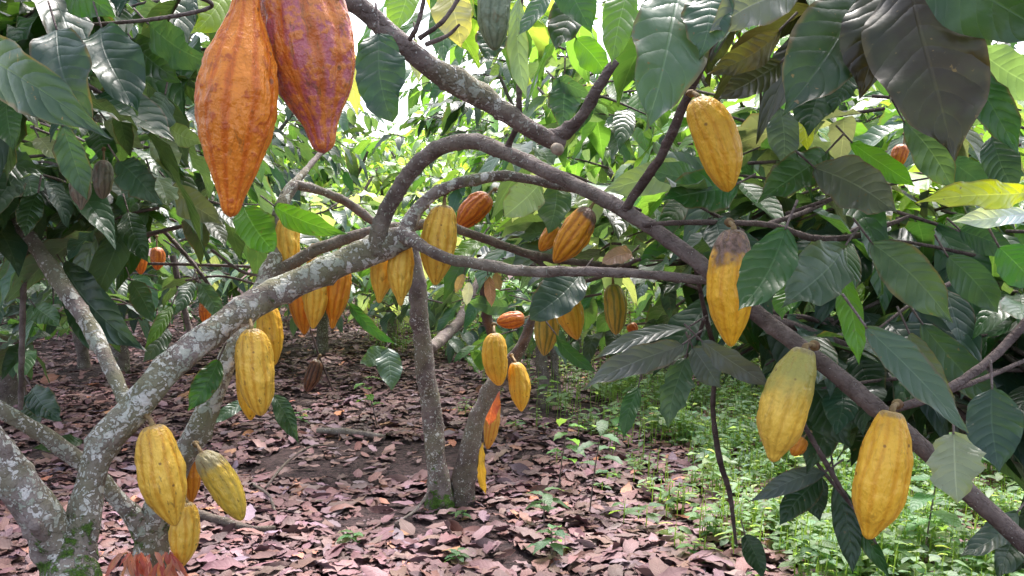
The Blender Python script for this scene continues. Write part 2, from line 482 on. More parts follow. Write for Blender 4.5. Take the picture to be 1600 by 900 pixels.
class Tree:
    """a cacao tree: Empty at its foot with trunk, limbs, twigs, crown and single foreground leaves as children"""
    def __init__(s, label, foot, name='cacao_tree', group=None):
        s.root = thing(name, label, 'tree', foot, group)
        s.foot = Vector(foot); s.tw = Tubes(); s.lv = Leaves(); s.hero = 0
    def limb(s, name, rows, rs=0.8, **kw):
        rows = [(*r[:3], r[3] * rs, *r[4:]) for r in rows]
        t = Tubes(); t.add(rows, **kw)
        me = t.build(name)
        return link(name, me, M_BARK, s.root)
    def leaf(s, bx, by, tx, ty, w, d0, d1=None, roll=0, col='md', bow=0.03, fold=0.2, rag=0.0, wave=0.05, twist=0.0, own=True, prof=0):
        d1 = d0 if d1 is None else d1
        a, b = P(bx, by, d0), P(tx, ty, d1)
        ax = (b - a); L = ax.length; ax.normalize()
        view = (CAM - (a + b) / 2).normalized()
        n = (view - ax * view.dot(ax)).normalized()
        n = Matrix.Rotation(R(roll), 3, ax) @ n
        W = w * (d0 + d1) / 2 / F / max(0.45, abs(math.cos(R(roll))))
        c = vary(COLS[col], 0.12)
        lv = Leaves() if own else s.lv
        rag = rag or random.choice((0, .03, .06)); twist = twist or random.uniform(-.7, .7); wave += random.uniform(0, .05); bow += random.uniform(-.02, .05)
        lv.add(a - s.foot, ax, n, L, W, c, 0.0, bow, fold, wave, twist, rag, prof)
        lv_ = s.tw
        lv_.add([(*(a - s.foot - ax * min(0.05, L * .25) + Vector((0, 0, 0.012))), 0.0022), (*(a - s.foot + ax * L * .02), 0.0018)], seg=4, ring=6, dark=0.5, lumps=0)
        if own:
            link('leaf', lv.build('leaf', 18, 8), M_LEAF, s.root)
    def sprig(s, origin, dirv, n=6, L=0.24, pal=('md', 'dk'), tl=0.3, keep=True, droop=0.35):
        dirv = dirv.normalized()
        side = dirv.cross(Vector((0, 0, 1)))
        if side.length < 0.1: side = Vector((1, 0, 0))
        side.normalize()
        c0 = COLS[random.choice(pal)]
        end = origin + dirv * tl + Vector((0, 0, -0.08 * tl))
        made = 0
        for k in range(n):
            f = 0.15 + 0.85 * k / max(1, n - 1)
            b = origin.lerp(end, f)
            sg = 1 if k % 2 else -1
            ld = (dirv * random.uniform(0.3, 1.0) + side * sg * random.uniform(0.5, 1.1) + Vector((0, 0, random.uniform(-0.9, 0.15))))
            if k == n - 1: ld = dirv + Vector((0, 0, random.uniform(-0.8, -0.1)))
            ld.normalize()
            nr = Vector((random.gauss(0, .35), random.gauss(0, .35), 1)); nr = (nr - ld * nr.dot(ld))
            if nr.length < .05: nr = Vector((1, 0, 0))
            nr.normalize()
            ll = L * random.uniform(0.45, 1.15)
            dr = random.uniform(0.05, droop * 1.6)
            if keep:
                tip = b + ld * ll - Vector((0, 0, dr * ll))
                if blocked((b, b.lerp(tip, .35) + Vector((0, 0, .02)), b.lerp(tip, .7), tip)): continue
            s.lv.add(b - s.foot, ld, nr, ll, ll * random.uniform(0.33, 0.46), vary(c0, 0.3), dr, random.uniform(-.03, .05),
                     random.uniform(.0, .45), random.uniform(.02, .16), random.uniform(-1.1, 1.1), random.choice((0, 0, .05, .1, .18)))
            made += 1
        if made and not (keep and blocked((origin, origin.lerp(end, .5), end))):
            s.tw.add([(*(origin - s.foot), 0.005), (*(origin.lerp(end, .5) - s.foot + Vector((0, 0, 0.01))), 0.004), (*(end - s.foot), 0.002)], seg=3, ring=6, dark=0.8, lumps=0.02)
    def twig(s, rows, protectd=False, **kw):
        kw.setdefault('dark', 0.85); kw.setdefault('ring', 10)
        rows = [(r[0] - s.foot.x, r[1] - s.foot.y, r[2] - s.foot.z, *r[3:]) for r in rows]
        s.limb('twig', rows, **kw)
    def region(s, x0, y0, x1, y1, d0, d1, count, pal, L=0.24, n=6, droop=0.35, dirb=None):
        for _ in range(count):
            o = P(random.uniform(x0, x1), random.uniform(y0, y1), random.uniform(d0, d1))
            a = random.uniform(0, 2 * math.pi)
            dv = Vector((math.cos(a), math.sin(a) * 0.8, random.uniform(-.35, .45)))
            if dirb: dv += Vector(dirb)
            s.sprig(o, dv, random.randint(n - 2, n + 2), L, pal, random.uniform(.15, .38), True, droop)
    def finish(s):
        if s.lv.rows: link('crown', merged('crown', s.lv, s.tw), None, s.root)

def limb_protect(rows, pad=4):
    for a, b in zip(rows[:-1], rows[1:]):
        protect(a[0], a[1], b[0], b[1], (a[2] + b[2]) * .4 + pad, min(a[3], b[3]))

# ------------------------------------------------------------------ ground
def gh(x, y):
    return 0.03 * mnoise.noise(Vector((x * 0.5, y * 0.5, 3))) + 0.012 * mnoise.noise(Vector((x * 2.3, y * 2.3, 7)))

def ground_material():
    m = NT("soil")
    tc = m.n("ShaderNodeTexCoord"); oc = tc.outputs['Object']
    n1 = m.noise(3.5, 5, 0.6, oc); n2 = m.noise(35, 4, 0.65, oc)
    v = m.voro(9, oc); v2 = m.voro(17, oc)
    cr = m.n("ShaderNodeSeparateColor"); m.l(v.outputs['Color'], cr.inputs[0])
    c = m.mix(m.ss(n2, 0.35, 0.7), (0.03, 0.02, 0.022), (0.10, 0.06, 0.06))
    lc = m.mix(cr.outputs[0], (0.16, 0.09, 0.085), (0.36, 0.22, 0.22))
    lc = m.mix(m.ss(v2.outputs['Distance'], 0.3, 0.6), lc, (0.06, 0.035, 0.035))
    sy = m.n('ShaderNodeSeparateXYZ'); m.l(oc, sy.inputs[0])
    c = m.mix(m.ss(sy.outputs[1], 11, 17), c, lc)
    h = m.math('ADD', n2, m.math('MULTIPLY', v.outputs['Distance'], -1.0))
    p = m.pbr(c, 0.85, m.bump(h, 0.9, 0.03), 0.2)
    m.l(p.outputs[0], m.out.inputs[0])
    return m.m

def build_ground():
    ys = np.concatenate([np.linspace(-12, 1.5, 14), np.linspace(1.7, 12, 110), np.geomspace(12.4, 260, 30)])
    xs = np.concatenate([-np.geomspace(260, 7.2, 22), np.linspace(-7, 7, 130), np.geomspace(7.2, 260, 22)])
    V = [(x, y, gh(x, y) if abs(x) < 30 and y < 40 else 0) for y in ys for x in xs]
    nx = len(xs)
    Fc = [(j * nx + i, j * nx + i + 1, (j + 1) * nx + i + 1, (j + 1) * nx + i) for j in range(len(ys) - 1) for i in range(nx - 1)]
    o = link('ground', mesh_from('ground', V, Fc), ground_material())
    tag(o, 'dark bare soil under the fallen cacao leaves', 'ground', kind='structure')
build_ground()

def build_litter():
    lv = Leaves()
    pal = [(0.200, 0.108, 0.110), (0.18, 0.094, 0.094), (0.155, 0.080, 0.080), (0.23, 0.134, 0.142), (0.125, 0.064, 0.064), (0.195, 0.106, 0.100), (0.27, 0.172, 0.182), (0.17, 0.090, 0.084)]
    def one(x, y, big=1.0):
        s = random.triangular(0.04, 0.18, 0.085) * big
        a = random.uniform(0, 2 * math.pi)
        d = Vector((math.cos(a), math.sin(a), random.gauss(0.03, .10)))
        n = Vector((random.gauss(0, .10), random.gauss(0, .10), 1)).normalized()
        if random.random() < 0.07: n = Vector((random.gauss(0, 1), random.gauss(0, 1), .5)).normalized()
        c = random.choice(pal)
        if random.random() < 0.025: c = (0.48, 0.21, 0.13)
        z = gh(x, y) + random.uniform(0.003, 0.026)
        lv.add((x, y, z), d, n, s, s * random.uniform(.26, .48), vary(c, .18), 0.0, random.uniform(-.05, .09),
               random.uniform(-.35, .45), random.uniform(.03, .14), random.uniform(-1.0, 1.0), random.choice((0, .08, .15, .22)))
    def bare(x, y):
        # two patches of open soil the photograph shows between the trees
        g1 = ground_at(585, 718); g2 = ground_at(520, 735); g3 = ground_at(650, 815); g4 = ground_at(860, 640)
        for g, rx, ry in ((g1, .62, .42), (g2, .5, .3), (g3, .42, .26), (g4, .45, .4)):
            if ((x - g.x) / rx) ** 2 + ((y - g.y) / ry) ** 2 < 1 + .5 * mnoise.noise(Vector((x * 6, y * 6, 0))): return True
        return mnoise.noise(Vector((x * 1.3, y * 1.3, 5))) < -0.42
    cnt = 0
    while cnt < 50000:
        y = 2.6 + 15 * random.random() ** 1.9
        x = random.uniform(-1, 1) * (0.62 * y + 0.8)
        if bare(x, y) and random.random() < 0.80: continue
        one(x, y, 1.0); cnt += 1
    for _ in range(1500):
        one(random.uniform(-6, 6), random.uniform(-1.5, 2.6))
    for (px, py) in ((600, 862), (640, 895), (530, 885), (740, 815), (1180, 815), (575, 665), (470, 880), (1000, 870), (900, 880), (300, 860), (980, 790), (1150, 830)):
        g = ground_at(px, py); one(g.x, g.y, 1.5)
    o = link('leaf_litter', lv.build('leaf_litter', 7, 2), M_LITTER)
    tag(o, 'mauve brown fallen cacao leaves carpeting the ground', 'leaf litter', kind='stuff')
build_litter()

def in_green(px, py):
    """where the weeds grow: the right-hand clearing"""
    edge = 885 + (py - 600) * 1.0
    return px - edge

def build_undergrowth():
    lv = Leaves()
    pal = [(0.17, 0.30, 0.14), (0.13, 0.25, 0.09), (0.27, 0.38, 0.22), (0.08, 0.17, 0.07), (0.20, 0.31, 0.20)]
    cnt = 0
    while cnt < 16000:
        y = 2.9 + 11 * random.random() ** 1.5
        x = random.uniform(-0.3, 0.75) * y
        q = proj(Vector((x, y, 0)))
        g = in_green(q[0], q[1]) + 140 * mnoise.noise(Vector((x * 1.1, y * 1.1, 2)))
        if mnoise.noise(Vector((x * 3.1, y * 3.1, 9))) < -0.12 and random.random() < .9: continue
        back = (y > 8.5 and x > -0.15 * y and random.random() < .5)
        if not (g > 70 or (g > -60 and random.random() < .25) or (g > -160 and random.random() < .04) or back): continue
        cnt += 1
        hgt = random.uniform(0.03, 0.17) * (1.4 if y > 6 else 1)
        c = random.choice(pal)
        k = random.randint(4, 7); s = random.choice((random.uniform(0.014, 0.035), random.uniform(0.02, 0.05), random.uniform(.03, .075)))
        if mnoise.noise(Vector((x * 1.7, y * 1.7, 4))) > .15: hgt *= 1.6; s *= 1.2
        z0 = gh(x, y)
        for i in range(k):
            a = i * 2.4 + random.random()
            d = Vector((math.cos(a), math.sin(a), random.uniform(-.25, .35)))
            n = Vector((random.gauss(0, .2), random.gauss(0, .2), 1))
            zz = z0 + hgt * (0.5 + 0.5 * i / k)
            lv.add((x + d.x * .008, y + d.y * .008, zz), d, n, s * random.uniform(.7, 1.25), s * random.uniform(.4, .6), vary(c, .3), .15, .02, .2, .06)
        # stem
        lv.add((x, y, z0 - .01), Vector((0.05, 0, 1)), Vector((0, -1, 0)), hgt + .02, 0.005, (0.12, 0.2, 0.06), 0, 0, 0, 0, 0, 0, 1)
    o = link('undergrowth', lv.build('undergrowth', 4, 2), M_WEED)
    tag(o, 'low bright green weeds covering the ground on the right', 'undergrowth', kind='stuff')
build_undergrowth()

# ------------------------------------------------------------------ pods
def pod_material(name, ridge, furrow, top=None, top_at=0.25, speck=0.4, scar=0.0, mottle=None, mottle_amt=0.0, decay=None, rough=0.40, fine=0):
    m = NT(name)
    rd = m.attr("ridge").outputs['Fac']; vt = m.attr("vt").outputs['Fac']; th = m.attr("th").outputs['Fac']
    tc = m.n("ShaderNodeTexCoord"); oc = tc.outputs['Object']
    n1 = m.noise(28, 4, 0.6, oc); n2 = m.noise(110, 3, 0.6, oc); n0 = m.noise(11, 3, 0.5, oc)
    n1 = m.noise(60, 4, .6, oc) if fine else n1
    c = m.mix(m.ss(m.math('ADD', rd, m.math('MULTIPLY', m.math('SUBTRACT', n1, .5), .7)), 0.22, 0.62), furrow, ridge)
    c = m.mix(m.math('MULTIPLY', m.math('SUBTRACT', 1.0, m.ss(rd, .12, .34)), .35), c, tuple(x * .5 for x in furrow))
    c = m.mix(m.math('MULTIPLY', m.ss(n0, .4, .7), .45), c, tuple(x * .62 for x in furrow))
    if mottle:
        mk = m.ss(m.math('ADD', m.math('MULTIPLY', n1, .6), m.math('MULTIPLY', n2, .4)), .56 - .2 * mottle_amt, .66 - .2 * mottle_amt)
        c = m.mix(m.math('MULTIPLY', mk, .8), c, mottle)
    if top:
        tm = m.math('SUBTRACT', 1.0, m.ss(m.math('ADD', vt, m.math('MULTIPLY', m.math('SUBTRACT', n1, .5), .5)), top_at * .5, top_at * 1.4))
        c = m.mix(m.math('MULTIPLY', tm, .8), c, top)
    # greyish corky cap round the stalk
    cm = m.math('SUBTRACT', 1.0, m.ss(m.math('ADD', vt, m.math('MULTIPLY', m.math('SUBTRACT', n2, .5), .1)), 0.015, 0.06))
    c = m.mix(m.math('MULTIPLY', cm, .7), c, (0.22, 0.16, 0.09))
    if speck:
        v = m.voro(65, oc)
        sc = m.n("ShaderNodeSeparateColor"); m.l(v.outputs['Color'], sc.inputs[0])
        sm = m.math('MULTIPLY', m.math('SUBTRACT', 1.0, m.ss(v.outputs['Distance'], .12, .24)), m.ss(sc.outputs[0], 1 - .35 * speck, 1.0 - .3 * speck))
        c = m.mix(m.math('MULTIPLY', sm, .75), c, (0.13, 0.045, 0.015))
    if scar:
        mp = m.n("ShaderNodeMapping"); mp.inputs['Scale'].default_value = (1, 1, .28); m.l(oc, mp.inputs[0])
        ns = m.noise(75, 4, .7, mp.outputs[0], 1.0)
        c = m.mix(m.math('MULTIPLY', m.ss(ns, .57, .66), .9 * scar), c, (0.20, 0.095, 0.035))
    nd_ = m.noise(24, 5, .75, oc, .6)
    c = m.mix(m.math('MULTIPLY', m.ss(nd_, .60, .70), .5), c, (0.30, 0.15, 0.04))
    if decay:
        # decay: (theta centre, half width, lower end in vt)
        dth = m.math('ABSOLUTE', m.math('SUBTRACT', m.math('FRACT', m.math('ADD', m.math('SUBTRACT', th, decay[0]), 0.5)), 0.5))
        dth = m.math('SUBTRACT', dth, m.math('MULTIPLY', m.math('SUBTRACT', 1.0, m.ss(vt, .04, .22)), .35))
        a = m.math('SUBTRACT', decay[1], dth)
        b = m.math('SUBTRACT', decay[2], vt)
        dm = m.ss(m.math('ADD', m.math('MINIMUM', m.math('MULTIPLY', a, 1.2), m.math('MULTIPLY', b, 1.6)), m.math('ADD', m.math('MULTIPLY', m.math('SUBTRACT', n1, .5), .7), m.math('MULTIPLY', m.math('SUBTRACT', n0, .5), 1.2))), -.04, .20)
        c = m.mix(dm, c, m.mix(m.ss(n2, .35, .65), (0.09, 0.05, 0.03), (0.24, 0.14, 0.11)))
    # long fine wrinkles that run down the husk
    mw = m.n("ShaderNodeMapping"); mw.inputs['Scale'].default_value = (1, 1, .22); m.l(oc, mw.inputs[0])
    nw = m.noise(150 if not fine else 110, 3, .6, mw.outputs[0], .8)
    c = m.mix(m.math('MULTIPLY', m.ss(nw, .52, .68), .28), c, tuple(x * .55 for x in furrow))
    h = m.math('ADD', m.math('MULTIPLY', n1, 1.5), m.math('MULTIPLY', n2, .6))
    h = m.math('ADD', h, m.math('MULTIPLY', nw, .9))
    p = m.pbr(c, m.math('ADD', rough, m.math('MULTIPLY', m.math('SUBTRACT', n2, .5), .3)), m.bump(h, .5, .006), .45)
    p.inputs['Subsurface Weight'].default_value = 0.0
    m.l(p.outputs[0], m.out.inputs[0])
    return m.m

PROF = {
    'blunt': [(0, .0), (.003, .26), (.015, .42), (.05, .58), (.12, .76), (.25, .92), (.42, 1), (.58, .98), (.72, .84), (.83, .62), (.91, .40), (.96, .25), (.99, .13), (1, 0)],
    'oval': [(0, .0), (.004, .25), (.02, .42), (.07, .66), (.15, .86), (.28, .98), (.45, 1), (.6, .97), (.75, .83), (.86, .62), (.93, .42), (.97, .28), (.99, .16), (1, 0)],
    'neck': [(0, 0), (.004, .26), (.05, .33), (.12, .40), (.2, .58), (.32, .86), (.44, .99), (.54, 1), (.66, .88), (.78, .64), (.86, .45), (.92, .31), (.96, .25), (.985, .17), (1, 0)],
    'purple': [(0, 0), (.004, .5), (.05, .66), (.15, .85), (.3, .98), (.45, 1), (.58, .95), (.7, .78), (.79, .56), (.86, .38), (.92, .30), (.965, .24), (.99, .13), (1, 0)],
    'lower': [(0, 0), (.003, .3), (.02, .44), (.08, .58), (.2, .82), (.35, .96), (.55, 1), (.7, .93), (.8, .74), (.88, .5), (.93, .34), (.97, .25), (.99, .15), (1, 0)],
    'nippled': [(0, 0), (.004, .25), (.03, .42), (.1, .68), (.22, .9), (.38, 1), (.55, .97), (.68, .82), (.79, .58), (.86, .38), (.92, .27), (.97, .2), (.99, .12), (1, 0)],
}
PODMATS = {}
def pm(key):
    if key in PODMATS: return PODMATS[key]
    spec = dict(
        yellow=dict(ridge=(0.90, 0.54, 0.075), furrow=(0.74, 0.37, 0.035), speck=.6, scar=.7),
        yellow2=dict(ridge=(0.92, 0.57, 0.085), furrow=(0.82, 0.42, 0.04), speck=.4, scar=.35),
        gold=dict(ridge=(0.92, 0.51, 0.045), furrow=(0.84, 0.40, 0.025), speck=.7, scar=.25),
        orange=dict(ridge=(0.80, 0.32, 0.025), furrow=(0.66, 0.20, 0.012), speck=.5, scar=.2),
        deep=dict(ridge=(0.72, 0.20, 0.012), furrow=(0.50, 0.09, 0.006), speck=.4, scar=.3, mottle=(0.35, 0.06, 0.02), mottle_amt=.2),
        green_yellow=dict(ridge=(0.66, 0.42, 0.06), furrow=(0.28, 0.25, 0.05), speck=.2, scar=.1),
        scabby=dict(ridge=(0.76, 0.50, 0.06), furrow=(0.62, 0.42, 0.06), top=(0.30, 0.27, 0.17), top_at=.26, speck=.3, scar=1.0),
        green_top=dict(ridge=(0.88, 0.55, 0.075), furrow=(0.76, 0.45, 0.055), top=(0.26, 0.28, 0.07), top_at=.42, speck=.35, scar=.3),
        decayed=dict(ridge=(0.92, 0.49, 0.03), furrow=(0.82, 0.38, 0.018), top=(0.32, 0.24, 0.05), top_at=.12, speck=.3, scar=.1, decay=(0.86, 0.24, 0.36)),
        cracked=dict(ridge=(0.80, 0.33, 0.02), furrow=(0.55, 0.17, 0.01), speck=.3, scar=.5, decay=(0.88, 0.06, .95)),
        big_orange=dict(ridge=(0.80, 0.25, 0.025), furrow=(0.66, 0.15, 0.012), speck=.6, scar=.45, mottle=(0.45, 0.08, 0.02), mottle_amt=.12, rough=.34, fine=1),
        big_purple=dict(ridge=(0.48, 0.13, 0.15), furrow=(0.56, 0.14, 0.03), speck=.3, scar=.7, mottle=(0.72, 0.24, 0.035), mottle_amt=.5, rough=.28, fine=1),
        unripe=dict(ridge=(0.20, 0.24, 0.15), furrow=(0.13, 0.17, 0.10), speck=.3, scar=.3),
        unripe_brown=dict(ridge=(0.28, 0.24, 0.18), furrow=(0.15, 0.14, 0.10), speck=.3, scar=.6, mottle=(0.22, 0.13, 0.10), mottle_amt=.3),
        dried=dict(ridge=(0.18, 0.075, 0.035), furrow=(0.05, 0.022, 0.015), speck=.2, scar=.3),
        amber=dict(ridge=(0.66, 0.34, 0.05), furrow=(0.60, 0.20, 0.03), speck=.3, scar=.2, top=(0.50, 0.10, 0.05), top_at=.35),
    )[key]
    PODMATS[key] = pod_material("pod_" + key, **spec)
    return PODMATS[key]

def pod(label, x0, y0, x1, y1, w, d0, d1=None, kind='yellow', prof='blunt', ridge=0.055, wart=0.03, bend=None, stalk=None, phase=None, squash=0.0, pro=True, group='cacao pods hanging from the branches', name='cacao_pod', res=1.0):
    d1 = d0 if d1 is None else d1
    a, b = P(x0, y0, d0), P(x1, y1, d1)
    ax = b - a; L = ax.length
    Rr = w * .96 / 2 * (d0 + d1) / 2 / F
    nt, nr = int(70 * res) + 2, int(100 * res) // 10 * 10
    nr = max(40, nr)
    T = 0.5 - 0.5 * np.cos(np.linspace(0, 1, nt + 1) * np.pi)
    T = 0.5 * T + 0.5 * np.linspace(0, 1, nt + 1)
    pr = PROF[prof]
    f = np.interp(T, [p[0] for p in pr], [p[1] for p in pr])
    k = np.array([.2, .6, .2])
    for _ in range(3):
        g = np.convolve(np.pad(f, 1, mode='edge'), k, 'valid'); f[2:-2] = g[2:-2]
    th = np.linspace(0, 2 * np.pi, nr, endpoint=False)
    ph = random.uniform(0, 6.28) if phase is None else phase
    TT, TH = np.meshgrid(T, th, indexing='ij')
    tw = 0.25 * (TT - .5) * random.uniform(-1, 1)
    wob = 0.05 * np.sin(TT * 7 + ph * 3 + TH * 2) + 0.03 * np.sin(TT * 15 + TH * 3 + ph)
    A5 = np.cos(5 * (TH + ph + tw + wob)); A10 = np.cos(10 * (TH + ph + tw + wob))
    rd = np.clip(0.5 + 0.36 * A10 + 0.22 * A5, 0, 1) ** 0.7
    ridge *= random.uniform(.75, 1.2)
    env = (1 + .35 * np.sin(TH * 2 + ph + TT * 4) + .2 * np.sin(TH * 3 + TT * 9)) * np.clip(np.sin(np.pi * np.clip(TT * .93 + .035, 0, 1)), 0, 1) ** .4
    rad = f[:, None] * (1 + ridge * 2.2 * (rd ** .55 - .8) * env)
    off = random.random() * 100
    nz = np.zeros_like(TT)
    for i in range(TT.shape[0]):
        for j in range(nr):
            c, s = math.cos(th[j]), math.sin(th[j])
            z = T[i] * L / Rr
            nz[i, j] = mnoise.noise(Vector((c * 2.2 + off, s * 2.2, z * 1.2))) * 1.1 + 0.9 * mnoise.noise(Vector((c * 5 + off, s * 5, z * 2.2)))
            if res > 1.2: nz[i, j] += 1.3 * max(0, mnoise.noise(Vector((c * 9 + off, s * 9, z * 3.0))))
    rad = rad * (1 + wart * 2.0 * nz * np.clip(env, .4, 1.2))
    X = Rr * rad * np.cos(TH); Y = Rr * rad * np.sin(TH) * (1 - squash); Z = -TT * L
    bend = random.uniform(-.035, .035) if bend is None else bend
    X = X + bend * L * np.sin(np.pi * TT)
    V = np.stack([X, Y, Z], -1).reshape(-1, 3)
    i = np.arange(nt)[:, None]; j = np.arange(nr)[None, :]; j2 = (j + 1) % nr
    Fq = np.stack([i * nr + j, (i + 1) * nr + j, (i + 1) * nr + j2, i * nr + j2], -1).reshape(-1, 4)
    me = mesh_from('husk', V, Fq, {"ridge": ('FLOAT', rd), "vt": ('FLOAT', TT), "th": ('FLOAT', TH / (2 * np.pi))})
    root = thing(name, label, 'cacao pod', a, group)
    h = link('husk', me, pm(kind), root)
    # local -z along axis; local -y towards the camera; local x to the picture's right
    zz = -ax.normalized()
    yy = (a + b) / 2 - CAM; yy = (yy - zz * yy.dot(zz)).normalized()
    xx = yy.cross(zz)
    M = Matrix((xx, yy, zz)).transposed()
    h.rotation_euler = M.to_euler()
    # stalk
    if stalk is None: stalk = (x0 - (x1 - x0) * .12, y0 - 16, d0 + .01)
    sv = P(*stalk)
    t = Tubes()
    r0 = Rr * .13
    mid = a.lerp(sv, .55) + Vector((0, 0, .003))
    t.add([(*(b - a).normalized() * (L * .02), r0 * 1.15), (*(-(b - a).normalized() * (L * .02)), r0 * .95), (*(mid - a), r0 * .75), (*(sv - a), r0 * 1.0), (*((sv - a) * 1.04), r0 * 1.9), (*((sv - a) * 1.12 + Vector((0, 0, .003))), r0 * 1.2)], seg=6, ring=12, dark=.3, lumps=.06)
    link('stalk', t.build('stalk'), M_STALK, root)
    if pro: protect(x0, y0, x1, y1, w * .5, min(d0, d1) - Rr)
    return root

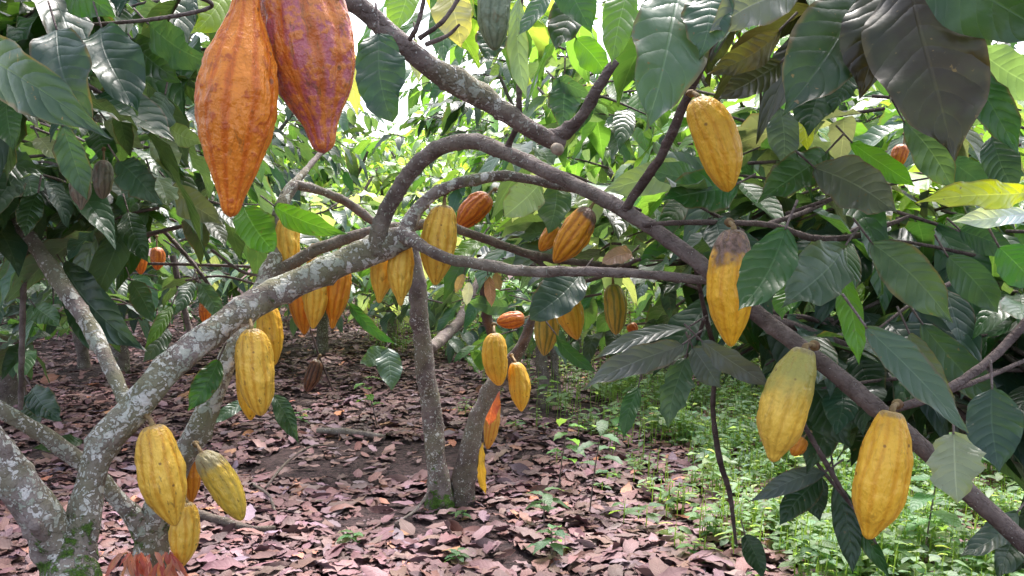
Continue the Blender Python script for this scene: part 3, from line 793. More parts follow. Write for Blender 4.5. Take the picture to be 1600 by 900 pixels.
PODS = [
 # label, x0,y0,x1,y1,w,d0,kw
 ("largest pod, bright orange and warty, hanging at the top beside the purple one", 387, -22, 360, 340, 126, .95, dict(kind='big_orange', prof='neck', ridge=.032, bend=-.008, wart=.024, stalk=(398, -60, .96), phase=.2, res=1.9)),
 ("large purple and orange pod overlapping the big orange pod at the top", 446, -85, 507, 240, 148, 1.0, dict(kind='big_purple', prof='purple', ridge=.06, bend=.02, wart=.02, stalk=(436, -110, 1.0), phase=.5, res=1.9)),
 ("fat yellow pod with brown scar dashes on the lowest left fork", 238, 664, 274, 822, 74, 1.92, dict(kind='yellow', stalk=(226, 648, 1.97), bend=-.02, phase=.31)),
 ("small yellow pod lowest on the left, behind the fat scarred one", 291, 784, 284, 886, 48, 2.2, dict(kind='yellow2', stalk=(284, 770, 2.28))),
 ("yellow pod with grey green scabby top, tilted away from the mossy stem", 314, 706, 379, 813, 50, 2.15, dict(kind='scabby', prof='oval', stalk=(306, 694, 2.2))),
 ("orange pod mostly hidden between the mossy stem and the scabby pod", 301, 696, 299, 786, 34, 2.36, dict(kind='orange', stalk=(318, 690, 2.33))),
 ("broad yellow pod speckled brown under the middle of the lichened branch", 393, 513, 408, 650, 60, 2.05, dict(kind='yellow', prof='oval', stalk=(390, 496, 2.13), phase=.1)),
 ("orange yellow pod peeking out behind the broad speckled one", 384, 560, 392, 657, 42, 2.3, dict(kind='gold', stalk=(376, 536, 2.36))),
 ("narrow gold pod just right of the broad speckled one", 419, 474, 429, 571, 42, 2.3, dict(kind='gold', stalk=(412, 455, 2.3))),
 ("yellow pod standing beside the pale stem above the branch", 450, 337, 452, 430, 42, 2.5, dict(kind='yellow2', stalk=(446, 326, 2.5))),
 ("yellow pod in the trio under the branch, the middle one with green cap", 492, 402, 489, 514, 42, 2.48, dict(kind='yellow2', stalk=(490, 385, 2.5))),
 ("orange pod in the trio under the branch, partly behind the yellow one", 468, 418, 476, 523, 42, 2.58, dict(kind='orange', stalk=(466, 402, 2.6))),
 ("deep orange pointed pod on the right side of the trio under the branch", 530, 394, 519, 514, 44, 2.5, dict(kind='orange', prof='nippled', stalk=(534, 380, 2.5))),
 ("left pod of the yellow pair just below the branch fork", 603, 378, 592, 474, 42, 2.32, dict(kind='yellow2', prof='nippled', stalk=(606, 368, 2.3))),
 ("right pod of the yellow pair just below the branch fork", 630, 374, 626, 478, 43, 2.26, dict(kind='yellow2', prof='nippled', stalk=(630, 366, 2.26))),
 ("long deeply furrowed yellow pod right of the fork, between two limbs", 694, 320, 680, 446, 57, 2.25, dict(kind='yellow', ridge=.085, stalk=(696, 300, 2.27), phase=.66)),
 ("red orange pod tilted behind the furrowed yellow pod and bright leaf", 764, 304, 716, 356, 42, 2.9, dict(kind='deep', prof='oval', stalk=(774, 296, 2.9))),
 ("orange pod splitting open above the horizontal limb, its crack dark brown", 922, 326, 866, 411, 50, 2.3, dict(kind='cracked', ridge=.10, stalk=(932, 314, 2.3), phase=0.0)),
 ("small orange pod fragment left of the splitting pod", 870, 352, 844, 392, 28, 2.6, dict(kind='orange', prof='oval', stalk=(880, 342, 2.6))),
 ("yellow pod hanging from the dark stem above the centre twin trunk", 772, 520, 780, 603, 41, 3.85, dict(kind='gold', prof='oval', stalk=(772, 508, 3.9))),
 ("lower yellow pod beside the leaning centre trunk", 805, 566, 815, 643, 35, 3.9, dict(kind='gold', stalk=(800, 556, 3.95))),
 ("yellow green ribbed pod under the big dark leaf in the centre", 856, 476, 850, 556, 40, 3.2, dict(kind='green_yellow', ridge=.09, stalk=(856, 464, 3.2))),
 ("orange yellow pod right of the ribbed one, half under the dark leaf", 884, 450, 902, 531, 42, 3.1, dict(kind='gold', stalk=(880, 438, 3.1))),
 ("pale green yellow pod hanging alone below the horizontal limb", 958, 444, 963, 523, 37, 2.9, dict(kind='green_yellow', prof='oval', stalk=(957, 430, 2.9))),
 ("red orange pod lying sideways behind the centre stems", 820, 497, 776, 503, 28, 4.4, dict(kind='deep', prof='oval', stalk=(832, 494, 4.4))),
 ("orange yellow pod on the dark twig under the upper right leaves", 1090, 152, 1139, 300, 72, 1.6, dict(kind='gold', prof='oval', stalk=(1080, 146, 1.62), bend=.05, ridge=.025, wart=.02)),
 ("yellow pod with rotten brown top beside the glossy green leaf", 1146, 358, 1142, 542, 76, 1.55, dict(kind='decayed', ridge=.03, wart=.02, stalk=(1140, 348, 1.6), bend=-.02, phase=.3)),
 ("yellow pod with green grey top hanging from the long limb", 1258, 544, 1207, 722, 80, 1.5, dict(kind='green_top', prof='lower', ridge=.028, wart=.02, stalk=(1272, 540, 1.56))),
 ("lowest and largest yellow pod on the right, unblemished and smooth", 1394, 642, 1356, 843, 86, 1.42, dict(kind='gold', prof='lower', ridge=.035, wart=.022, stalk=(1402, 632, 1.48), phase=.15)),
 ("left one of two tiny orange pods in the far left foliage", 221, 384, 220, 429, 22, 4.2, dict(kind='deep', prof='oval', res=.5)),
 ("right one of two tiny orange pods in the far left foliage", 245, 386, 246, 422, 24, 4.1, dict(kind='deep', prof='oval', res=.5)),
 ("tiny orange pod seen behind leaves left of the lichened branch", 322, 464, 320, 506, 20, 4.0, dict(kind='deep', prof='oval', res=.5)),
 ("shrivelled dark brown pod hanging from a thin twig", 496, 562, 479, 612, 25, 2.6, dict(kind='dried', prof='oval', ridge=.1, stalk=(500, 556, 2.6))),
 ("small orange pod deep in the upper right leaves", 1412, 226, 1400, 262, 26, 2.7, dict(kind='deep', prof='oval', res=.5)),
 ("tiny orange pod tip right of the pale green yellow pod", 985, 505, 993, 522, 18, 3.6, dict(kind='deep', prof='oval', res=.5)),
 ("small orange pod tip behind the green topped pod", 1256, 684, 1238, 712, 26, 1.75, dict(kind='orange', prof='oval', res=.5, stalk=(1266, 676, 1.75))),
 ("amber pod with red top hanging behind the leaning centre trunk", 770, 610, 762, 702, 26, 4.5, dict(kind='amber', prof='oval', ridge=.04)),
 ("grey green unripe pod at the top edge among pale drooping leaves", 776, -40, 773, 79, 54, 1.7, dict(kind='unripe', prof='oval', ridge=.03, stalk=(778, -56, 1.7))),
 ("grey brown unripe pod in the left foliage, the lower of two", 122, 268, 127, 328, 34, 1.9, dict(kind='unripe_brown', prof='nippled', ridge=.04)),
 ("grey unripe pod in the left foliage, the upper of two", 162, 250, 160, 311, 32, 2.0, dict(kind='unripe_brown', prof='oval', ridge=.04)),
]
for p in PODS:
    kw = dict(p[7])
    pod(p[0], *p[1:7], **kw)

# ------------------------------------------------------------------ the front tree (lichened fork, long limb to the right)
A = Tree("front cacao tree with lichened forked stem and long limb reaching right", (-1.02, 1.72, 0))
A.root.name = 'cacao_tree'
FO = A.foot
def W(rows, foot): return [(r[0] - foot.x, r[1] - foot.y, r[2] - foot.z, *r[3:]) for r in pp(rows)]
foot_rows = [(-1.06, 1.76, -.08, .12, .3, .7, .2), (-1.0, 1.74, .12, .085, .4, .6, .1), (-0.94, 1.78, .32, .07, .5, .6, .1)]
a_trunk = [(112, 930, 52, 1.85, .6, .55, .1), (105, 890, 48, 1.88, .6, .5, .1), (118, 845, 44, 1.9, .55, .55, .05)]
A.limb('trunk', [(r[0] - FO.x, r[1] - FO.y, r[2], *r[3:]) for r in foot_rows] + W(a_trunk, FO), ring=28, knots=14, lumps=.05)
main = [(112, 880, 36, 1.9, .6, .6, 0), (128, 830, 33, 1.9, .6, .42, 0), (138, 765, 28, 1.92, .65, .18, .1), (160, 700, 29, 1.94, .7, .1, 0), (205, 645, 30, 1.97, .8, .05, 0), (250, 590, 28, 2.0, .8, .05, 0),
        (300, 545, 27, 2.05, .85, .15, 0), (350, 505, 27, 2.1, .9, .2, 0), (400, 474, 28, 2.15, .95, .2, 0), (450, 448, 26, 2.2, .95, .2, 0), (510, 422, 26, 2.22, .9, .2, 0), (560, 400, 27, 2.23, .8, .1, 0), (600, 382, 29, 2.23, .8, .05, 0), (640, 368, 21, 2.22, .8, 0, 0)]
A.limb('branch', W(main, FO), ring=28, knots=46, knot_amp=.16, lumps=.04)
limb_protect(main[2:], 2)
left = [(108, 900, 44, 1.9, .6, .5, 0), (75, 835, 40, 1.87, .7, .35, 0), (40, 770, 36, 1.84, .8, .15, 0), (0, 712, 33, 1.82, .9, .05, 0), (-60, 640, 31, 1.8, .8, 0, 0), (-160, 520, 28, 1.8, .6, 0, 0), (-260, 350, 24, 1.85, .5, 0, .2)]
A.limb('branch', W(left, FO), ring=24, knots=26, knot_amp=.16)
limb_protect(left[:5], 2)
knob = [(75, 850, 15, 1.86, .3, .6, .2), (60, 828, 14, 1.82, .3, .4, .3), (54, 818, 12, 1.80, .2, .2, .3)]
A.limb('branch_stub', W(knob, FO), ring=16, knots=8, knot_amp=.25)
longl = [(588, 396, 20, 2.22, .5, 0, .05), (594, 355, 17, 2.2, .4, 0, .1), (620, 300, 15.5, 2.17, .4, 0, .15), (657, 252, 16, 2.13, .3, 0, .1), (700, 226, 15, 2.08, .3, 0, .05), (745, 222, 16, 2.03, .2, 0, .05), (800, 243, 15, 1.98, .2, 0, .1), (880, 280, 14, 1.92, .15, 0, .15), (960, 320, 14.5, 1.86, .1, 0, .25),
         (1030, 364, 15, 1.81, .05, 0, .5), (1090, 409, 15.5, 1.76, .05, 0, .55), (1180, 488, 16, 1.7, .05, 0, .6), (1290, 572, 17, 1.62, .05, 0, .7), (1350, 622, 17, 1.58, .05, 0, .7), (1440, 698, 18, 1.54, .05, 0, .7), (1520, 775, 18, 1.5, .05, 0, .75), (1640, 880, 17, 1.45, .05, 0, .8), (1800, 980, 12, 1.42, .05, 0, .8)]
A.limb('branch', W(longl, FO), ring=22, knots=60, knot_amp=.14, lumps=.03)
limb_protect(longl[:11], 3); limb_protect(longl[11:15], 0)
upper = [(632, 372, 20, 2.22, .9, 0, 0), (648, 332, 13, 2.24, .9, 0, 0), (690, 296, 11.5, 2.25, .9, 0, 0), (745, 280, 11, 2.25, .8, 0, .05), (795, 275, 10, 2.24, .6, 0, .1), (845, 284, 9, 2.25, .4, 0, .3), (910, 300, 7, 2.3, .2, 0, .5), (1000, 330, 5, 2.4, .1, 0, .8)]
A.limb('branch', W(upper, FO), ring=18, knots=22, knot_amp=.2)
limb_protect(upper[:6], 2)
hor = [(632, 368, 17, 2.2, .7, 0, .1), (662, 386, 13, 2.16, .4, 0, .3), (700, 404, 12, 2.12, .3, 0, .25), (760, 414, 12.5, 2.06, .3, 0, .2), (820, 424, 12, 2.0, .25, 0, .2), (900, 424, 11, 1.94, .15, 0, .3), (1000, 428, 10, 1.88, .15, 0, .4), (1100, 438, 9, 1.85, .1, 0, .5), (1200, 452, 6, 1.85, 0, 0, .8)]
A.limb('branch', W(hor, FO), rs=.72, ring=18, knots=30, knot_amp=.15)
limb_protect(hor[:8], 2)
A.limb('branch', W([(205, 650, 15, 1.98, .6, .05, .1), (182, 595, 14.5, 2.05, .85, 0, .1), (140, 510, 16, 2.15, .85, 0, .1), (100, 450, 16.5, 2.22, .7, 0, .2), (55, 385, 15, 2.3, .4, 0, .4), (-10, 300, 12, 2.4, .2, 0, .7)], FO), ring=18, knots=24, knot_amp=.15)
limb_protect([(195, 620, 14, 1.98), (140, 510, 16, 2.1), (85, 425, 16, 2.2)], 2)
A.limb('branch', W([(976, 328, 10, 1.84, 0, 0, .8), (1000, 292, 9.5, 1.82, 0, 0, .95), (1035, 240, 9.5, 1.78, 0, 0, 1), (1068, 165, 9.5, 1.75, 0, 0, 1), (1100, 90, 9.5, 1.72, 0, 0, 1), (1135, 0, 9, 1.7, 0, 0, 1), (1180, -90, 7, 1.7, 0, 0, 1)], FO), ring=16, knots=14)
limb_protect([(985, 320, 8, 1.8), (1070, 160, 8, 1.7)], 0)
for rows in (
    [(1005, 352, 5, 1.8), (1060, 348, 5.5, 1.82), (1130, 348, 6, 1.85), (1205, 352, 6, 1.9), (1270, 372, 7, 1.95), (1330, 370, 6, 1.95), (1385, 352, 5, 1.95), (1420, 338, 3, 1.95)],
    [(1200, 350, 5, 1.9), (1260, 330, 5, 2.0), (1320, 300, 4, 2.1)],
    [(1395, 640, 8, 1.5), (1450, 622, 9, 1.52), (1510, 590, 9, 1.55), (1565, 545, 9, 1.58), (1630, 470, 8, 1.6), (1700, 380, 6, 1.6)],
    [(1480, 612, 6, 1.55), (1540, 590, 5, 1.6), (1620, 555, 4, 1.7)],
    [(1170, 488, 8, 1.75), (1230, 505, 8, 1.85), (1330, 545, 9, 1.95), (1420, 590, 8, 2.0), (1520, 660, 7, 2.0)],
    [(1300, 500, 5, 2.1), (1240, 497, 4, 2.0), (1190, 480, 4, 1.85), ],
    [(1000, 405, 4, 2.3), (900, 440, 4, 2.5), (820, 395, 5, 2.6)],
    [(1100, 500, 4, 2.0), (1085, 540, 4, 2.1), (1060, 570, 3, 2.15)],
    [(1085, 410, 4, 1.9), (1104, 500, 5, 2.05), (1118, 560, 5, 2.2), (1114, 640, 5, 2.25), (1125, 720, 6, 2.3), (1140, 770, 5, 2.35), (1150, 850, 3, 2.4)],
    [(1225, 610, 5, 1.7), (1300, 740, 5, 1.75), (1330, 790, 3, 1.8)],
    [(1560, 800, 5, 1.55), (1590, 850, 4, 1.6), (1610, 900, 3, 1.6)],
    [(1262, 700, 3, 1.9), (1285, 735, 4, 1.9), (1330, 790, 3, 1.9), (1370, 850, 2, 1.9)],
    [(790, 236, 8, 1.99), (800, 215, 6, 1.97), (812, 190, 6.5, 1.94)],
    [(485, 515, 2, 2.6), (500, 560, 2, 2.62), (520, 610, 2, 2.65)],
):
    A.twig(pp(rows), dark=.85, lumps=.05, knots=4)
# the round cut scar on the fork
# ------------------------------------------------------------------ second stem behind it
B = Tree("pale lichened cacao stem with mossy foot behind the front tree", tuple(P(240, 1180, 2.35)))
B.foot.z = 0; B.root.location.z = 0
FB = B.foot
b1 = [(232, 1160, 44, 2.36, .3, .5, .2), (235, 980, 36, 2.32, .5, .4, .1), (236, 870, 34, 2.3, .7, .42, 0), (248, 800, 30, 2.3, .8, .4, 0), (275, 735, 26, 2.3, .8, .3, 0), (305, 682, 23, 2.3, 1, .1, 0), (335, 615, 20, 2.32, 1, .1, 0), (362, 550, 18, 2.36, 1, 0, 0), (395, 480, 17, 2.42, .9, 0, 0), (422, 425, 17, 2.46, .8, 0, 0), (437, 375, 11, 2.5, .6, 0, 0), (440, 325, 11, 2.55, .7, 0, 0), (462, 288, 9, 2.6, .6, 0, 0)]
B.limb('trunk', W(b1, FB), ring=24, knots=30, knot_amp=.18)
limb_protect(b1[3:], 1)
B.limb('branch', W([(240, 850, 26, 2.3, .6, .6, 0), (215, 815, 22, 2.28, .6, .4, 0), (180, 775, 17, 2.26, .7, .2, .1), (130, 725, 17, 2.22, .8, .1, .1), (65, 678, 16, 2.18, .8, .1, .1), (0, 640, 15, 2.14, .7, 0, .1), (-110, 580, 13, 2.1, .6, 0, .2), (-240, 470, 11, 2.1, .5, 0, .3)], FB), ring=18, knots=22)
limb_protect([(180, 775, 17, 2.2), (65, 678, 16, 2.15)], 2)
B.limb('branch', W([(425, 432, 14, 2.46, .5, 0, .2), (455, 412, 12, 2.45, .3, 0, .3), (500, 388, 12, 2.44, .3, 0, .3), (560, 368, 12, 2.42, .2, 0, .25), (620, 355, 11, 2.42, .2, 0, .25), (690, 352, 9.5, 2.45, .2, 0, .25), (760, 374, 8.5, 2.5, .1, 0, .5), (840, 400, 8, 2.55, .1, 0, .6), (960, 415, 6, 2.6, 0, 0, .8), (1080, 410, 5, 2.7, 0, 0, .9)], FB), ring=18, knots=24)
limb_protect([(455, 412, 12, 2.4), (560, 368, 12, 2.38), (690, 352, 9, 2.4), (840, 400, 8, 2.5)], 1)
B.limb('branch', W([(460, 288, 9, 2.6, .4, 0, .1), (500, 298, 8.5, 2.62, .3, 0, .1), (545, 318, 8.5, 2.66, .2, 0, .2), (590, 350, 8.5, 2.7, .2, 0, .2), (650, 370, 7, 2.8, .2, 0, .4)], FB), ring=14, knots=14)
limb_protect([(460, 288, 8, 2.55), (545, 318, 8, 2.6), (590, 350, 8, 2.6)], 0)
B.limb('branch', W([(430, 340, 9, 2.56, .6, 0, 0), (448, 300, 10, 2.6, .6, 0, 0), (470, 275, 7, 2.66, .5, 0, 0), (500, 240, 5, 2.8, .3, 0, .3)], FB), ring=12, knots=8)
for rows in (
    [(150, 372, 5, 2.9), (220, 368, 5, 2.9), (290, 352, 4, 2.9)],
    [(232, 412, 3, 3.2), (320, 414, 3, 3.2), (425, 418, 3, 3.2)],
    [(290, 438, 2.5, 3.0), (350, 432, 2.5, 3.0), (425, 452, 2.5, 3.0)],
    [(255, 360, 4, 3.0), (300, 410, 4, 3.0), (345, 470, 3, 3.0)],
    [(270, 400, 6, 3.3), (285, 470, 6, 3.3), (302, 540, 6, 3.3)],
    [(330, 390, 3, 2.8), (380, 425, 3, 2.8), (430, 432, 3, 2.8)],
    [(40, 360, 6, 2.4), (36, 470, 6, 2.4), (32, 640, 5, 2.4)]):
    B.twig(pp(rows), dark=.55)
# fresh red flush at its foot
fl = Leaves()
for k in range(34):
    x = random.uniform(180, 276); y = random.uniform(868, 900)
    y0 = 862 + random.random() ** 2 * 22
    a = P(228 + (x - 228) * .85, y0, 2.19 - random.random() * .05); b = P(x + random.gauss(0, 14), y0 + random.uniform(20, 46), 2.14 + random.uniform(-.04, .03))
    ax = (b - a)
    fl.add(a - FB, ax, Vector((random.gauss(0, .6), -1, .4)), ax.length * random.uniform(.8, 1.2), random.uniform(.009, .016), random.choice([(0.46, 0.15, 0.16), (0.54, 0.26, 0.25), (0.42, 0.11, 0.12), (0.5, 0.24, 0.22)]), .2, .05, .5, .12, random.uniform(-1.5, 1.5))
link('young_leaves', fl.build('young_leaves', 6, 2), M_WEED, B.root, "limp red flush of new leaves at the foot")

# ------------------------------------------------------------------ overhead tree at the left, its limb crossing the top
O = Tree("overhead cacao tree whose thick bare limb slants down across the top", (-2.0, 1.3, 0))
FOo = O.foot
O.limb('trunk', [(0, 0, -.1, .13, .3, .6, .2), (.03, 0, .5, .1, .5, .4, .1), (.1, .02, 1.2, .085, .5, .1, .1), (.28, .03, 1.8, .07, .5, 0, .1), (.5, .05, 2.15, .06, .3, 0, .2)], ring=20, knots=20)
lim = [(-2.0 + .5, 1.35, 2.12, .052, .3, 0, .2), (-1.1, 1.45, 2.2, .045, .3, 0, .2), (-.75, 1.5, 2.02, .035, .3, 0, .25)]
ol = [(505, -35, 19, 1.62, .3, 0, .25), (560, 8, 19.5, 1.65, .3, 0, .25), (620, 62, 20, 1.68, .35, 0, .25), (665, 98, 21, 1.71, .4, 0, .2), (710, 128, 25, 1.74, .6, 0, .15), (755, 152, 22, 1.77, .7, 0, .1), (810, 190, 18, 1.8, .6, 0, .15), (850, 214, 17, 1.83, .4, 0, .25), (878, 226, 15, 1.85, .3, 0, .3)]
O.limb('branch', [(r[0] - FOo.x, r[1] - FOo.y, r[2], *r[3:]) for r in lim] + W(ol, FOo), ring=24, knots=40, knot_amp=.22, lumps=.04)
limb_protect(ol, 4)
O.limb('branch', W([(858, 214, 14, 1.84, .3, 0, .4), (885, 205, 13, 1.84, .2, 0, .5), (910, 180, 12, 1.82, .1, 0, .6), (930, 145, 11, 1.81, .1, 0, .6), (950, 112, 9, 1.8, 0, 0, .6), (962, 96, 8, 1.8, 0, 0, .6)], FOo), ring=16, knots=14)
limb_protect([(885, 205, 13, 1.8), (960, 98, 9, 1.78)], 3)
cut = Tubes(); cut.add(W([(868, 232, 9, 1.80), (873, 234, 9.5, 1.79)], FOo), seg=2, ring=16, lumps=.03)
link('cut_scar', cut.build('cut_scar'), M_CUT, O.root)
for rows in (
    [(640, 62, 5, 1.66), (652, 40, 4.5, 1.64), (662, 0, 4, 1.62), (664, -40, 3, 1.6)],
    [(655, 60, 5, 1.68), (690, 35, 4.5, 1.66), (715, 0, 4, 1.66), (735, -40, 3, 1.66)],
    [(665, 70, 5, 1.7), (700, 55, 4, 1.7), (718, 38, 2.5, 1.7)],
    [(812, 192, 6, 1.8), (811, 150, 6, 1.78), (812, 100, 5, 1.78), (815, 0, 4, 1.76), (818, -60, 4, 1.76)],
    [(-60, -40, 9, 1.6), (100, -70, 8, 1.5), (300, -90, 8, 1.3), (390, -70, 7, 1.05), (450, -105, 6, 1.0), (520, -160, 6, 1.1)],
    [(300, -90, 6, 1.3), (290, -20, 5, 1.5), (330, 10, 4, 1.6), (240, 30, 4, 1.7), (120, 40, 3, 1.8)],
):
    O.twig(pp(rows), dark=.6, knots=4)

# ------------------------------------------------------------------ right overhead tree (big dark leaves at the top right)
Rt = Tree("overhead cacao tree with big dark leaves hanging into the top right", (2.1, 1.5, 0))
FR = Rt.foot
Rt.limb('trunk', [(0, 0, -.1, .12, .3, .6, .2), (-.03, 0, .7, .09, .5, .3, .1), (-.1, .02, 1.4, .075, .5, .1, .2), (-.35, -.03, 2.0, .055, .4, 0, .3), (-.8, -.1, 2.25, .03, .2, 0, .6), (-1.5, -.15, 2.3, .012, 0, 0, .9)], ring=18, knots=18)
for rows in (
    [(1620, -120, 7, 1.25), (1500, -70, 6, 1.2), (1400, -45, 5, 1.15), (1300, -40, 4, 1.2), (1180, -50, 3, 1.3), (1060, -40, 3, 1.35)],
    [(1500, -70, 5, 1.2), (1640, -30, 4, 1.15), (1750, 0, 3, 1.2)],
):
    Rt.twig(pp(rows), knots=3)

# ------------------------------------------------------------------ centre twin-trunk tree
gc = ground_at(700, 795)
C = Tree("cacao tree with twin trunks rising from one base in the centre", tuple(gc))
FC = C.foot
dC = proj(gc)[2]
c1 = [(690, 812, 40, dC, .2, .4, .6), (688, 785, 31, dC, .3, .6, .4), (684, 745, 24, dC, .5, .3, .45), (676, 660, 21.5, dC + .02, .55, .15, .5), (664, 570, 20.5, dC + .02, .5, .1, .5), (657, 500, 19, dC, .4, .1, .55), (650, 430, 16, dC - .02, .3, 0, .6), (643, 370, 11, dC, .2, 0, .6), (636, 335, 6, dC + .05, .2, 0, .6)]
C.limb('trunk', W(c1, FC), rs=.72, ring=22, knots=26)
limb_protect(c1[1:7], 0)
c2 = [(720, 812, 34, dC + .05, .2, .3, .6), (722, 780, 27, dC + .04, .3, .3, .7), (727, 735, 25, dC + .02, .3, .1, .8), (738, 680, 20, dC, .4, 0, .4), (758, 625, 18, dC - .02, .4, 0, .35), (785, 580, 16, dC - .04, .3, 0, .5), (812, 545, 13, dC - .08, .2, 0, .7), (832, 500, 10, dC - .12, .1, 0, .8), (848, 450, 8, dC - .14, .1, 0, .9), (860, 380, 5, dC - .1, 0, 0, .9)]
C.limb('trunk', W(c2, FC), rs=.70, ring=22, knots=34, knot_amp=.22)
limb_protect(c2[1:6], 0)
C.limb('branch', W([(785, 575, 11, dC - .03, .1, 0, .8), (772, 535, 9.5, dC - .2, .1, 0, .85), (760, 490, 9.5, dC - .3, .1, 0, .85), (754, 440, 7.5, dC - .4, 0, 0, .9), (748, 390, 5, dC - .5, 0, 0, .9)], FC), ring=14, knots=10)
C.limb('branch', W([(672, 545, 12, dC + .1, .2, 0, .6), (700, 520, 11, dC + .4, .2, 0, .6), (722, 495, 9, dC + .6, .1, 0, .6), (750, 430, 6, dC + .8, .1, 0, .7)], FC), ring=14, knots=8)
# red and yellow withered leaves by the leaning trunk
C.leaf(776, 606, 764, 668, 26, dC + .05, col='rd', roll=30)
C.leaf(755, 690, 760, 775, 16, dC + .08, col='oy', roll=40)
C.leaf(748, 700, 740, 765, 14, dC + .06, col='bn', roll=30)

